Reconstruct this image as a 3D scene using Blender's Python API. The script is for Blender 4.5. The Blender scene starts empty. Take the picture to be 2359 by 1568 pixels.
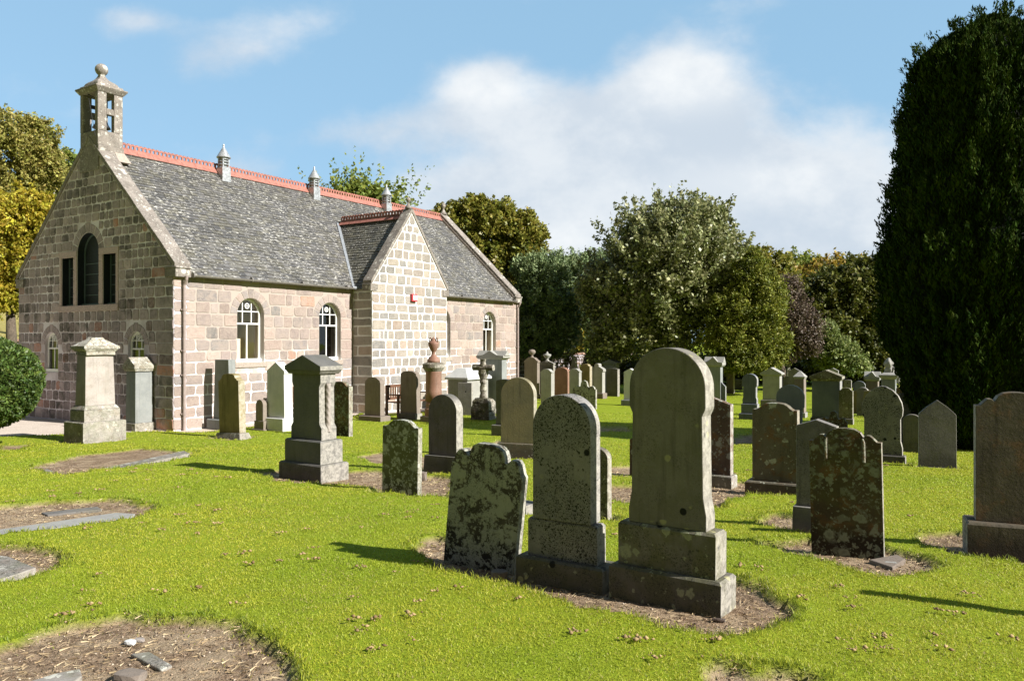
import bpy, bmesh, math, random
import numpy as np
from mathutils import Vector, Matrix
R = math.radians
SC = bpy.context.scene
COL = SC.collection
# ---------------------------------------------------------------- camera, sky, sun, exposure
EYE = 1.62
cam = bpy.data.cameras.new('camera'); cam.lens = 27.53; cam.sensor_width = 36; cam.sensor_fit = 'HORIZONTAL'
cam.clip_start = .05; cam.clip_end = 3000
camo = bpy.data.objects.new('camera', cam); COL.objects.link(camo)
camo.location = (0, 0, EYE); camo.rotation_euler = (R(90.08), 0, 0)
SC.camera = camo
SC.view_settings.view_transform = 'Standard'; SC.view_settings.look = 'None'
SC.view_settings.gamma = 1; SC.view_settings.exposure = 1.0
SUN_AZ = (0.883, -0.469)          # horizontal direction towards the sun
SUN_EL = R(34)
sl = bpy.data.lights.new('sun', 'SUN'); sl.energy = 4.9; sl.angle = R(.53); sl.color = (1, .965, .905)
so = bpy.data.objects.new('sun', sl); COL.objects.link(so)
sv = Vector((SUN_AZ[0]*math.cos(SUN_EL), SUN_AZ[1]*math.cos(SUN_EL), math.sin(SUN_EL)))
so.rotation_euler = sv.to_track_quat('Z', 'Y').to_euler(); so.location = (20, -10, 20)

class NT:
    """tiny helper for writing node trees"""
    def __init__(s, tree): s.t = tree; s.t.nodes.clear()
    def n(s, typ, ins=None, **kw):
        nd = s.t.nodes.new(typ)
        for k, v in kw.items(): setattr(nd, k, v)
        for k, v in (ins or {}).items(): s.set(nd, k, v)
        return nd
    def set(s, nd, k, v):
        sk = nd.inputs[k]
        if hasattr(v, 'outputs'): v = v.outputs[0]
        if isinstance(v, bpy.types.NodeSocket): s.t.links.new(v, sk)
        else:
            if sk.type == 'RGBA' and len(v) == 3: v = (*v, 1)
            sk.default_value = v
    def m(s, op, a, b=0.0, c=None, clamp=False):
        nd = s.n('ShaderNodeMath', operation=op, use_clamp=clamp); s.set(nd, 0, a); s.set(nd, 1, b)
        if c is not None: s.set(nd, 2, c)
        return nd.outputs[0]
    def mix(s, f, a, b, mode='MIX'):
        nd = s.n('ShaderNodeMix', data_type='RGBA', blend_type=mode, clamp_factor=True)
        s.set(nd, 0, f); s.set(nd, 6, a); s.set(nd, 7, b); return nd.outputs[2]
    def noise(s, vec, scale, detail=3, rough=.55, dist=0.0, out=0):
        nd = s.n('ShaderNodeTexNoise', {'Scale': scale, 'Detail': detail, 'Roughness': rough, 'Distortion': dist})
        if vec is not None: s.set(nd, 'Vector', vec)
        return nd.outputs[out]
    def vor(s, vec, scale, out='Distance', feature='F1', rnd=1.0):
        nd = s.n('ShaderNodeTexVoronoi', {'Scale': scale, 'Randomness': rnd}, feature=feature)
        if vec is not None: s.set(nd, 'Vector', vec)
        return nd.outputs[out]
    def ramp(s, f, lo, hi, a=0.0, b=1.0):
        nd = s.n('ShaderNodeMapRange', {'From Min': lo, 'From Max': hi, 'To Min': a, 'To Max': b}, clamp=True, interpolation_type='SMOOTHSTEP')
        s.set(nd, 0, f); return nd.outputs[0]
    def lin(s, f, lo, hi, a=0.0, b=1.0):
        nd = s.n('ShaderNodeMapRange', {'From Min': lo, 'From Max': hi, 'To Min': a, 'To Max': b}, clamp=True)
        s.set(nd, 0, f); return nd.outputs[0]

W = bpy.data.worlds.new('World'); SC.world = W; W.use_nodes = True
t = NT(W.node_tree)
sky = t.n('ShaderNodeTexSky', sky_type='NISHITA')
sky.sun_disc = False; sky.sun_elevation = SUN_EL; sky.sun_rotation = math.atan2(SUN_AZ[0], SUN_AZ[1])
sky.air_density = 1.0; sky.dust_density = .7; sky.ozone_density = 1.6
gd = t.n('ShaderNodeTexCoord').outputs['Generated']
sep = t.n('ShaderNodeSeparateXYZ', {0: gd})
ay = t.m('MAXIMUM', t.m('ABSOLUTE', sep.outputs[1]), .12)
cu = t.m('DIVIDE', sep.outputs[0], ay); cv = t.m('DIVIDE', sep.outputs[2], ay)
uv = t.n('ShaderNodeCombineXYZ', {0: cu, 1: t.m('MULTIPLY', cv, 1.35), 2: 0.0}).outputs[0]
def blob(x, y, a, b, k):
    du = t.m('DIVIDE', t.m('SUBTRACT', cu, (x-1179)/1803), a/1803)
    dv = t.m('DIVIDE', t.m('SUBTRACT', cv, (786-y)/1803), b/1803)
    r2 = t.m('ADD', t.m('MULTIPLY', du, du), t.m('MULTIPLY', dv, dv))
    return t.m('MULTIPLY', t.m('EXPONENT', t.m('MULTIPLY', r2, -1.0)), k)
acc = None
for bl in [(1120, 185, 120, 60, .6), (980, 275, 220, 60, .42), (1560, 205, 190, 130, .85), (1380, 300, 330, 110, .55), (1700, 420, 420, 150, .55),
           (1350, 480, 420, 110, .6), (1950, 540, 520, 170, .9), (1250, 620, 500, 130, .85), (600, 70, 150, 60, .42), (470, 140, 170, 60, .38), (330, 50, 110, 40, .36), (740, 320, 240, 50, .4),
           (560, 390, 140, 45, .38), (2300, 700, 500, 120, .6), (1500, 0, 420, 25, .16), (300, 40, 120, 45, .2), (1050, 420, 160, 60, .25)]:
    b_ = blob(*bl); acc = b_ if acc is None else t.m('ADD', acc, b_)
nz = t.noise(uv, 4.2, 7, .52, .25)
nz2 = t.noise(uv, 13.0, 5, .6)
dn = t.m('ADD', acc, t.m('MULTIPLY', t.m('SUBTRACT', nz, .5), 1.25))
dn = t.m('ADD', dn, t.m('MULTIPLY', t.m('SUBTRACT', nz2, .5), .5))
cm = t.ramp(dn, .14, .72)
cshade = t.m('ADD', t.ramp(t.noise(uv, 4.5, 6, .6), .38, .62, 0, .55), t.ramp(t.m('ADD', blob(1120, 190, 170, 70, .6), t.m('ADD', blob(1580, 190, 190, 90, .6), t.m('ADD', blob(1750, 420, 300, 70, .5), blob(1250, 560, 300, 80, .5)))), .1, .6, 0, .5), clamp=True)
skyc = t.n('ShaderNodeHueSaturation', {'Saturation': .98, 'Value': 1.0, 'Color': sky.outputs[0]}).outputs[0]
skyc = t.mix(.6, skyc, (3.7, 6.5, 9.0))
cc = t.mix(cshade, (5.5, 6.2, 7.0), (8.3, 8.5, 8.6))
bk = t.m('GREATER_THAN', sep.outputs[2], -0.02)
fin = t.mix(t.m('MULTIPLY', cm, .95), skyc, cc)
# unseen half of the sky behind the viewer, added dim grey to deepen shade
fin = t.mix(t.ramp(sep.outputs[1], .22, -.12), fin, t.mix(cshade, (.95, .98, 1.05), (1.6, 1.65, 1.75)))
W_OUT = t.n('ShaderNodeOutputWorld', {0: t.n('ShaderNodeBackground', {'Color': fin, 'Strength': 0.058})})

# ---------------------------------------------------------------- geometry helpers
def tag(o, label=None, cat=None, group=None, kind=None):
    if label: o['label'] = label
    if cat: o['category'] = cat
    if group: o['group'] = group
    if kind: o['kind'] = kind
    return o
def empty(name, loc=(0, 0, 0), rz=0, parent=None):
    o = bpy.data.objects.new(name, None); COL.objects.link(o); o.location = loc; o.rotation_euler = (0, 0, rz)
    o.empty_display_size = .2
    if parent: o.parent = parent
    return o
class MB:
    def __init__(s): s.v = []; s.f = []; s.mi = []; s.c = []
    def add(s, vs, fs, mi=0, c=(.5, .5, .5)):
        b = len(s.v); s.v += [tuple(p) for p in vs]
        for f in fs: s.f.append(tuple(b+i for i in f)); s.mi.append(mi); s.c.append(c)
    def box(s, x0, x1, y0, y1, z0, z1, mi=0, c=(.5, .5, .5)):
        s.frus((x0, x1, y0, y1), (x0, x1, y0, y1), z0, z1, mi, c)
    def frus(s, b, t_, z0, z1, mi=0, c=(.5, .5, .5)):
        vs = [(b[0], b[2], z0), (b[1], b[2], z0), (b[1], b[3], z0), (b[0], b[3], z0), (t_[0], t_[2], z1), (t_[1], t_[2], z1), (t_[1], t_[3], z1), (t_[0], t_[3], z1)]
        s.add(vs, [(3, 2, 1, 0), (4, 5, 6, 7), (0, 1, 5, 4), (1, 2, 6, 5), (2, 3, 7, 6), (3, 0, 4, 7)], mi, c)
    def prism(s, poly, fn, d0, d1, mi=0, c=(.5, .5, .5), caps=True):
        """poly: 2d outline (ccw seen from the d0 side), fn(u,v,d)->xyz"""
        n = len(poly)
        vs = [fn(u, v, d0) for u, v in poly]+[fn(u, v, d1) for u, v in poly]
        fs = [((i+1) % n, i, n+i, n+(i+1) % n) for i in range(n)]
        if caps: fs += [tuple(range(n)), tuple(range(2*n-1, n-1, -1))]
        s.add(vs, fs, mi, c)
    def tube(s, pts, rads, seg=8, mi=0, c=(.5, .5, .5), cap=True):
        pts = [Vector(p) for p in pts]; n = len(pts); vs = []
        for i, p in enumerate(pts):
            d = (pts[min(i+1, n-1)]-pts[max(i-1, 0)]).normalized()
            a = d.cross(Vector((0, 0, 1)) if abs(d.z) < .9 else Vector((1, 0, 0))).normalized(); b = d.cross(a)
            r = rads[i] if hasattr(rads, '__len__') else rads
            for k in range(seg):
                q = 2*math.pi*k/seg; vs.append(p+(a*math.cos(q)+b*math.sin(q))*r)
        fs = [(i*seg+k, i*seg+(k+1) % seg, (i+1)*seg+(k+1) % seg, (i+1)*seg+k) for i in range(n-1) for k in range(seg)]
        if cap: fs += [tuple(range(seg-1, -1, -1)), tuple((n-1)*seg+k for k in range(seg))]
        s.add(vs, fs, mi, c)
    def lathe(s, prof, cx=0, cy=0, z0=0, seg=24, mi=0, c=(.5, .5, .5), sq=False):
        vs = []
        for r, z in prof:
            for k in range(seg):
                q = 2*math.pi*(k+.5)/seg
                rr = r
                if sq: rr = r/max(abs(math.cos(q)), abs(math.sin(q)))
                vs.append((cx+rr*math.cos(q), cy+rr*math.sin(q), z0+z))
        n = len(prof)
        fs = [(i*seg+k, i*seg+(k+1) % seg, (i+1)*seg+(k+1) % seg, (i+1)*seg+k) for i in range(n-1) for k in range(seg)]
        fs += [tuple(range(seg-1, -1, -1)), tuple((n-1)*seg+k for k in range(seg))]
        s.add(vs, fs, mi, c)
    def build(s, name, mats, parent=None, smooth=False, bevel=0, loc=None):
        me = bpy.data.meshes.new(name); me.from_pydata(s.v, [], s.f)
        for m_ in (mats if isinstance(mats, (list, tuple)) else [mats]): me.materials.append(m_)
        me.polygons.foreach_set('material_index', s.mi)
        at = me.attributes.new('blk', 'FLOAT_COLOR', 'FACE')
        at.data.foreach_set('color', [x for c in s.c for x in (*c, 1)])
        if smooth: me.shade_smooth()
        o = bpy.data.objects.new(name, me); COL.objects.link(o)
        if parent: o.parent = parent
        if loc: o.location = loc
        if bevel:
            b = o.modifiers.new('bevel', 'BEVEL'); b.width = bevel; b.segments = 2; b.limit_method = 'ANGLE'; b.angle_limit = R(38)
            b.use_clamp_overlap = True
        return o
def np_mesh(name, co, faces, nper, mats, attr=None, parent=None, mi=None):
    """fast mesh: co (n,3), faces flat indices, nper verts per face, attr per-vertex colour"""
    me = bpy.data.meshes.new(name)
    nf = len(faces)//nper
    me.vertices.add(len(co)); me.vertices.foreach_set('co', np.asarray(co, np.float32).ravel())
    me.loops.add(len(faces)); me.loops.foreach_set('vertex_index', np.asarray(faces, np.int32))
    me.polygons.add(nf); me.polygons.foreach_set('loop_start', np.arange(0, nf*nper, nper, dtype=np.int32))
    me.polygons.foreach_set('loop_total', np.full(nf, nper, np.int32))
    me.update(calc_edges=True)
    for m_ in (mats if isinstance(mats, (list, tuple)) else [mats]): me.materials.append(m_)
    if mi is not None: me.polygons.foreach_set('material_index', np.asarray(mi, np.int32))
    if attr is not None:
        at = me.attributes.new('blk', 'FLOAT_COLOR', 'POINT')
        a4 = np.ones((len(co), 4), np.float32); a4[:, :3] = attr; at.data.foreach_set('color', a4.ravel())
    o = bpy.data.objects.new(name, me); COL.objects.link(o)
    if parent: o.parent = parent
    return o

# value noise usable in python for terrain and patch edges
def vnoise(x, y, seed=0):
    x = np.asarray(x, float); y = np.asarray(y, float)
    xi = np.floor(x).astype(np.int64); yi = np.floor(y).astype(np.int64); fx = x-xi; fy = y-yi
    fx = fx*fx*(3-2*fx); fy = fy*fy*(3-2*fy)
    def h(a, b):
        n = (a*374761393+b*668265263+seed*974634777) & 0xffffffff
        n = ((n ^ (n >> 13))*1274126177) & 0xffffffff
        return ((n ^ (n >> 16)) & 0xffff)/65535.0
    return (h(xi, yi)*(1-fx)+h(xi+1, yi)*fx)*(1-fy)+(h(xi, yi+1)*(1-fx)+h(xi+1, yi+1)*fx)*fy-.5
def gz(x, y):
    """height of the lawn"""
    x = np.asarray(x, float); y = np.asarray(y, float)
    s = np.clip((y-3.5)/16.0, 0, 1)
    z = -.55*(s*s*(3-2*s)*.45+s*.55)
    z = z+vnoise(x*.35, y*.35, 3)*.07*np.clip((22-y)/8, .2, 1)+vnoise(x*.9+7, y*.9, 5)*.035*np.clip((16-y)/6, 0, 1)
    z = z+np.clip((-x-13.5)/14, 0, 1)*np.clip((y-24)/8, 0, 1)*3.0+np.clip((-x-30)/60, 0, 1)*np.clip((y-30)/30, 0, 1)*14
    return z
def gzf(x, y): return float(gz(x, y))
HV, FV, CXV = 786.2, 1803.0, 1179.0      # horizon, focal length, centre measured on the photograph
def hit(x, y, n=60):
    """ground point seen at photo position x, y"""
    k = (y-HV)/FV; u = (x-CXV)/FV
    lo, hi = 2.0, 90.0
    for _ in range(n):
        m_ = (lo+hi)/2
        if EYE-k*m_ > gzf(u*m_, m_): lo = m_
        else: hi = m_
    return (u*lo, lo)

# ---------------------------------------------------------------- materials
def mat(name):
    m_ = bpy.data.materials.new(name); m_.use_nodes = True; return m_, NT(m_.node_tree)
def finish(t, col, rough=.85, bump=None, bstr=.3, bdist=.01, spec=.3, metal=0.0, nrm=None):
    p = t.n('ShaderNodeBsdfPrincipled', {'Base Color': col, 'Roughness': rough, 'Specular IOR Level': spec, 'Metallic': metal})
    if bump is not None:
        b = t.n('ShaderNodeBump', {'Height': bump, 'Strength': bstr, 'Distance': bdist})
        t.set(p, 'Normal', b.outputs[0])
    t.n('ShaderNodeOutputMaterial', {0: p})
    return p
def objvec(t, rnd=True):
    oc = t.n('ShaderNodeTexCoord').outputs['Object']
    if not rnd: return oc
    ra = t.n('ShaderNodeObjectInfo').outputs['Random']
    return t.n('ShaderNodeVectorMath', {0: oc, 1: t.n('ShaderNodeCombineXYZ', {0: t.m('MULTIPLY', ra, 37.0), 1: t.m('MULTIPLY', ra, 71.0), 2: 0.0}).outputs[0]}, operation='ADD').outputs[0]

def stone_mat(name, base, alt, lit_crust=.6, grain=.5, lichen=0.0, lcol=(.42, .44, .37), lscale=14, black=0.0, algae=0.0, acol=(.10, .10, .03), streak=.3, damp=.3, rust=0.0, yel=0.0, rough=.88):
    """weathered memorial stone: grain, vertical streaks, round lichens, black spots, algae film"""
    m_, t = mat(name)
    v = objvec(t)
    sp = t.n('ShaderNodeSeparateXYZ', {0: t.n('ShaderNodeTexCoord').outputs['Object']})
    big = t.noise(v, 2.6, 5, .6)
    c = t.mix(t.ramp(big, .32, .68), base, alt)
    fine = t.noise(v, 150, 2, .7)
    c = t.mix(t.m('MULTIPLY', t.ramp(fine, .35, .7), grain*.55), c, tuple(x*.45 for x in base))
    med = t.noise(v, 38, 3, .6)
    c = t.mix(t.m('MULTIPLY', t.ramp(med, .5, .75), grain*.4), c, tuple(min(x*1.5, .7) for x in alt))
    # vertical run-off streaks
    st = t.n('ShaderNodeVectorMath', {0: v, 1: (17, 17, 1.1)}, operation='MULTIPLY').outputs[0]
    sn = t.noise(st, 1.0, 4, .6)
    c = t.mix(t.m('MULTIPLY', t.ramp(sn, .5, .72), streak), c, tuple(x*.4 for x in base))
    if algae:
        an = t.noise(v, 5, 6, .65, .4)
        c = t.mix(t.m('MULTIPLY', t.ramp(an, .5-.3*algae, .62), min(1, algae*1.3)), c, acol)
    if rust:
        rn = t.noise(v, 7, 5, .65)
        c = t.mix(t.m('MULTIPLY', t.ramp(rn, .5, .66), rust), c, (.19, .09, .03))
    if damp:
        dz = t.m('ADD', sp.outputs[2], t.m('MULTIPLY', t.m('SUBTRACT', t.noise(v, 6, 4), .5), .35))
        c = t.mix(t.m('MULTIPLY', t.ramp(dz, .26, .08), damp), c, tuple(x*.35 for x in base))
    h = t.m('ADD', t.m('MULTIPLY', fine, .4), t.m('MULTIPLY', med, .9))
    if lichen:
        wv = t.n('ShaderNodeVectorMath', {0: v, 1: t.n('ShaderNodeVectorMath', {0: t.noise(v, 28, 3, out=1), 1: (.07, .07, .07)}, operation='MULTIPLY').outputs[0]}, operation='ADD').outputs[0]
        for sc_, thr, k in ((lscale*.5, .30, .62), (lscale, .34, .55), (lscale*2.3, .33, .55)):
            vd = t.n('ShaderNodeTexVoronoi', {'Scale': sc_, 'Vector': wv})
            sel = t.m('GREATER_THAN', t.n('ShaderNodeSeparateColor', {0: vd.outputs['Color']}).outputs[0], 1-k*lichen)
            rr = t.m('MULTIPLY', t.n('ShaderNodeSeparateColor', {0: vd.outputs['Color']}).outputs[1], .22)
            disc = t.m('MULTIPLY', t.ramp(vd.outputs[0], t.m('ADD', thr, rr) if False else thr+.12, thr-.03), sel)
            ring = t.ramp(vd.outputs[0], 0.0, thr, .55, 1.0)
            c = t.mix(t.m('MULTIPLY', t.m('MULTIPLY', disc, ring), .85), c, lcol)
            h = t.m('ADD', h, t.m('MULTIPLY', disc, .3))
        pn = t.noise(v, 9, 8, .72, .6)
        pf = t.m('MULTIPLY', t.ramp(pn, .62-.17*lichen, .66-.14*lichen), min(1, lichen*1.1))
        c = t.mix(pf, c, tuple(x*.85 for x in lcol)); h = t.m('ADD', h, t.m('MULTIPLY', pf, .4))
    if yel:
        vy = t.vor(v, 9)
        yn = t.m('MULTIPLY', t.ramp(vy, .26, .16), t.m('GREATER_THAN', t.noise(v, 3.1, 2), .56))
        c = t.mix(t.m('MULTIPLY', yn, yel*.8), c, (.40, .38, .19))
        bd = t.n('ShaderNodeTexVoronoi', {'Scale': 6.0, 'Vector': v}); bs = t.m('MULTIPLY', t.ramp(bd.outputs[0], .17, .12), t.m('GREATER_THAN', t.n('ShaderNodeSeparateColor', {0: bd.outputs['Color']}).outputs[0], .55))
        c = t.mix(bs, c, (.012, .012, .010))
    if black:
        wv2 = t.n('ShaderNodeVectorMath', {0: v, 1: t.n('ShaderNodeVectorMath', {0: t.noise(v, 60, 3, out=1), 1: (.03, .03, .03)}, operation='MULTIPLY').outputs[0]}, operation='ADD').outputs[0]
        for sc_, thr, nlo in ((60, .40, .34), (30, .34, .46), (120, .42, .36)):
            b_ = t.ramp(t.vor(wv2, sc_), thr, thr*.6)
            b_ = t.m('MULTIPLY', b_, t.ramp(t.noise(v, 4.5 if sc_ > 30 else 7, 3), nlo+.14*(1-black), nlo+.14*(1-black)+.12))
            c = t.mix(t.m('MULTIPLY', b_, min(1, black*1.2)), c, (.015, .017, .013))
    # pale lichen on the narrow end faces, also painting the sunlit sides lighter
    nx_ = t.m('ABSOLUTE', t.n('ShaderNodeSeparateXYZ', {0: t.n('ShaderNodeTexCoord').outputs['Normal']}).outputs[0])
    lit_side = t.m('MULTIPLY', t.ramp(nx_, .6, .9), t.ramp(t.noise(v, 16, 7, .75, .4), .36, .62, .25, 1.0))
    c = t.mix(t.m('MULTIPLY', lit_side, lit_crust), c, (.50, .47, .41))
    finish(t, c, rough, h, .55, .006, .25)
    return m_
ST = {}
def smat(k):
    if k in ST: return ST[k]
    G = 1.45
    P = {
        'grey': dict(base=(.16, .16, .135), alt=(.21, .21, .17), black=.35, yel=.5, algae=.2, streak=.45),
        'big': dict(base=(.15, .147, .115), alt=(.19, .185, .14), black=.22, yel=.7, algae=.18, streak=.5, damp=.5),
        'bigbase': dict(base=(.13, .128, .098), alt=(.175, .17, .13), black=.5, yel=1, algae=.5, streak=.35, damp=.45, lichen=.14, lcol=(.3, .31, .2)),
        'spotgrey': dict(base=(.19, .195, .17), alt=(.23, .23, .195), black=1.0, yel=.3, algae=.1, streak=.25),
        'lichened': dict(base=(.055, .05, .035), alt=(.09, .085, .06), lichen=.85, lcol=(.37, .37, .31), lscale=22, damp=1, black=.4),
        'spotty': dict(base=(.09, .095, .05), alt=(.13, .135, .08), lichen=.62, lcol=(.42, .42, .38), lscale=12, damp=.6, algae=.4),
        'brownspot': dict(base=(.055, .042, .025), alt=(.085, .07, .035), lichen=.5, lcol=(.25, .27, .2), lscale=18, damp=.9, rust=.5, algae=.3),
        'brown': dict(base=(.15, .14, .09), alt=(.11, .105, .068), rust=.6, black=.35, lichen=.12, damp=.6, streak=.6),
        'umber': dict(base=(.07, .062, .04), alt=(.105, .095, .06), rust=.35, black=.3, damp=.9, streak=.8, algae=.3, acol=(.05, .045, .02)),
        'redbrown': dict(base=(.085, .062, .042), alt=(.13, .10, .07), lichen=.35, lcol=(.33, .33, .3), rust=.5, damp=.5),
        'olive': dict(base=(.17, .15, .055), alt=(.24, .20, .08), streak=.7, black=.1, damp=.3),
        'olive_dark': dict(base=(.15, .145, .08), alt=(.20, .18, .09), streak=.5, black=.2, damp=.5),
        'darkgrey': dict(base=(.10, .10, .085), alt=(.14, .14, .115), black=.35, streak=.4, damp=.4, algae=.2),
        'charcoal': dict(base=(.10, .105, .09), alt=(.13, .135, .11), black=.15, streak=.3, damp=.15, algae=.1),
        'pale': dict(base=(.42, .41, .38), alt=(.50, .49, .45), grain=.35, black=.2, streak=.25, damp=.15),
        'white': dict(base=(.52, .53, .52), alt=(.60, .60, .58), grain=.2, black=.1, streak=.18, damp=.1),
        'bluegrey': dict(base=(.30, .32, .32), alt=(.37, .39, .385), grain=.3, black=.15, streak=.3, damp=.2),
        'monument': dict(base=(.33, .29, .265), alt=(.40, .355, .325), grain=.4, black=.25, streak=.35, damp=.2, rust=.1, algae=.1),
        'monbase': dict(base=(.25, .245, .19), alt=(.33, .32, .26), grain=.6, black=.6, lichen=.18, lcol=(.5, .49, .42), streak=.35, rust=.25, algae=.35, acol=(.13, .14, .06)),
        'moncap': dict(base=(.30, .28, .22), alt=(.42, .39, .32), grain=.6, black=.7, lichen=.5, lcol=(.62, .6, .55), rust=.35, streak=.3),
        'pink': dict(base=(.33, .17, .115), alt=(.40, .215, .15), grain=.5, black=.2, streak=.2, damp=.1, rough=.6),
        'pinkgrey': dict(base=(.29, .235, .195), alt=(.34, .28, .23), grain=.45, black=.2, streak=.4, damp=.2),
        'rustic': dict(base=(.12, .11, .075), alt=(.22, .20, .15), grain=.8, black=.7, lichen=.35, lcol=(.4, .38, .3), algae=.4, damp=.3),
        'bluedark': dict(base=(.10, .12, .13), alt=(.13, .15, .155), grain=.3, black=.2, streak=.35),
    }[k]
    if k not in ('white', 'pale', 'monument', 'moncap', 'bluegrey', 'pink', 'pinkgrey'):
        for q in ('base', 'alt'): P[q] = (P[q][0]*G*.76, P[q][1]*G*.705, P[q][2]*G*.79)
    elif k not in ('white', 'monument', 'moncap'):
        for q in ('base', 'alt'): P[q] = tuple(x*.68 for x in P[q])
    if k in ('monument', 'moncap', 'white', 'bluegrey', 'pale', 'pink', 'pinkgrey'): P['lit_crust'] = .12
    if k == 'monbase': P['lit_crust'] = .35
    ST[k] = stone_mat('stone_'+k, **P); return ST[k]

def simple(name, col, rough=.6, nscale=20, var=.15, bstr=.15, metal=0.0, spec=.4):
    m_, t = mat(name); v = objvec(t)
    n = t.noise(v, nscale, 5, .6)
    c = t.mix(t.ramp(n, .3, .7), tuple(x*(1-var) for x in col), tuple(min(1, x*(1+var)) for x in col))
    finish(t, c, rough, n, bstr, .005, spec, metal); return m_
M = {}
M['white'] = simple('white_paint', (.80, .80, .79), .45, 30, .04, .05)
M['gutter'] = simple('grey_gutter', (.17, .155, .14), .5, 15, .2)
M['pipe'] = simple('taupe_pipe', (.30, .24, .22), .5, 12, .12)
M['lead'] = simple('lead_sheet', (.20, .215, .235), .55, 14, .25, .3)
M['zinc'] = simple('galvanised_metal', (.42, .43, .44), .42, 18, .3, .25, .55)
M['terracotta'] = simple('terracotta', (.32, .13, .10), .7, 9, .22, .2)
M['dark'] = simple('dark_metal', (.012, .017, .022), .6, 20, .3)
M['framegrey'] = simple('grey_glazing_bar', (.10, .14, .15), .6, 20, .1)
M['iron'] = simple('iron', (.03, .028, .026), .6, 25, .3)
M['cream'] = simple('cream_plaster', (.80, .72, .50), .8, 3, .03, .05)
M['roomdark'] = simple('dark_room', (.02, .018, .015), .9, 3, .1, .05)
M['wood'] = simple('bench_wood', (.12, .055, .03), .6, 30, .3, .3)
M['red'] = simple('red_plastic', (.55, .05, .06), .35, 10, .05, .02)
M['soilwall'] = simple('render', (.22, .2, .17), .9, 6, .2, .3)
def glass_mat(name, tint=(1, 1, 1), refl=.0):
    m_, t = mat(name)
    fr = t.n('ShaderNodeFresnel', {'IOR': 1.5}).outputs[0]
    nb = t.n('ShaderNodeBump', {'Height': t.noise(objvec(t), 3, 2), 'Strength': .08, 'Distance': .02})
    g = t.n('ShaderNodeBsdfGlossy', {'Roughness': .02, 'Color': (1, 1, 1, 1), 'Normal': nb.outputs[0]})
    tr = t.n('ShaderNodeBsdfTransparent', {'Color': (*tint, 1)})
    mx = t.n('ShaderNodeMixShader', {0: t.m('ADD', fr, refl, clamp=True)})
    t.t.links.new(tr.outputs[0], mx.inputs[1]); t.t.links.new(g.outputs[0], mx.inputs[2])
    t.n('ShaderNodeOutputMaterial', {0: mx}); return m_
M['glass'] = glass_mat('window_glass', (.93, .95, .93), .02)
M['darkglass'] = glass_mat('dark_glass', (.30, .36, .38), .015)

def leaf_mat(name, c1, c2, trans=.35, rough=.55, spec=.35):
    m_, t = mat(name)
    at = t.n('ShaderNodeAttribute', attribute_name='blk')
    s = t.n('ShaderNodeSeparateColor', {0: at.outputs['Color']})
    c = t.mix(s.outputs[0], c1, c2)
    c = t.n('ShaderNodeHueSaturation', {'Hue': t.lin(s.outputs[1], 0, 1, .475, .525), 'Value': t.lin(s.outputs[2], 0, 1, .62, 1.38), 'Color': c}).outputs[0]
    p = t.n('ShaderNodeBsdfPrincipled', {'Base Color': c, 'Roughness': rough, 'Specular IOR Level': spec})
    tl = t.n('ShaderNodeBsdfTranslucent', {'Color': c})
    mx = t.n('ShaderNodeMixShader', {0: trans}); t.t.links.new(p.outputs[0], mx.inputs[1]); t.t.links.new(tl.outputs[0], mx.inputs[2])
    t.n('ShaderNodeOutputMaterial', {0: mx}); return m_
M['bark'] = simple('bark', (.09, .07, .05), .9, 14, .35, .8)
M['birchbark'] = simple('birch_bark', (.35, .33, .29), .8, 10, .4, .5)
# ---------------------------------------------------------------- masonry
def block_mat(name, cols, mottle=.5, dark=.3, spk=.3, smear=0, scol=(.4, .35, .3)):
    """granite blocks; each block's own stone colour comes from its face attribute"""
    m_, t = mat(name); v = t.n('ShaderNodeTexCoord').outputs['Object']
    s = t.n('ShaderNodeSeparateColor', {0: t.n('ShaderNodeAttribute', attribute_name='blk').outputs['Color']})
    cr = t.n('ShaderNodeValToRGB'); cr.color_ramp.interpolation = 'LINEAR'
    el = cr.color_ramp.elements
    while len(el) < len(cols): el.new(.5)
    for i, c in enumerate(cols): el[i].position = i/(len(cols)-1); el[i].color = (*c, 1)
    t.set(cr, 0, s.outputs[0])
    c = t.n('ShaderNodeHueSaturation', {'Value': t.lin(s.outputs[1], 0, 1, .78, 1.22), 'Color': cr.outputs[0]}).outputs[0]
    n1 = t.noise(v, 9, 5, .65); n2 = t.noise(v, 90, 3, .7)
    c = t.mix(t.m('MULTIPLY', t.ramp(n1, .42, .7), mottle), c, tuple(x*.55 for x in cols[1]))
    c = t.mix(t.m('MULTIPLY', t.ramp(n2, .52, .66), spk), c, (.72, .66, .58))
    c = t.mix(t.m('MULTIPLY', t.ramp(n2, .46, .36), spk*.9), c, (.07, .06, .05))
    wn = t.noise(v, .9, 4, .6)
    c = t.mix(t.m('MULTIPLY', t.m('MULTIPLY', t.ramp(wn, .42, .62), dark), t.ramp(s.outputs[2], .3, .6)), c, (.07, .065, .055))
    if smear: c = t.mix(t.m('MULTIPLY', t.ramp(t.noise(v, 4.2, 6, .7, .5), .40, .62), smear), c, scol)
    h = t.m('ADD', t.m('MULTIPLY', n1, 1.6), t.m('MULTIPLY', n2, .5))
    finish(t, c, .85, h, .8, .02, .25); return m_
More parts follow.
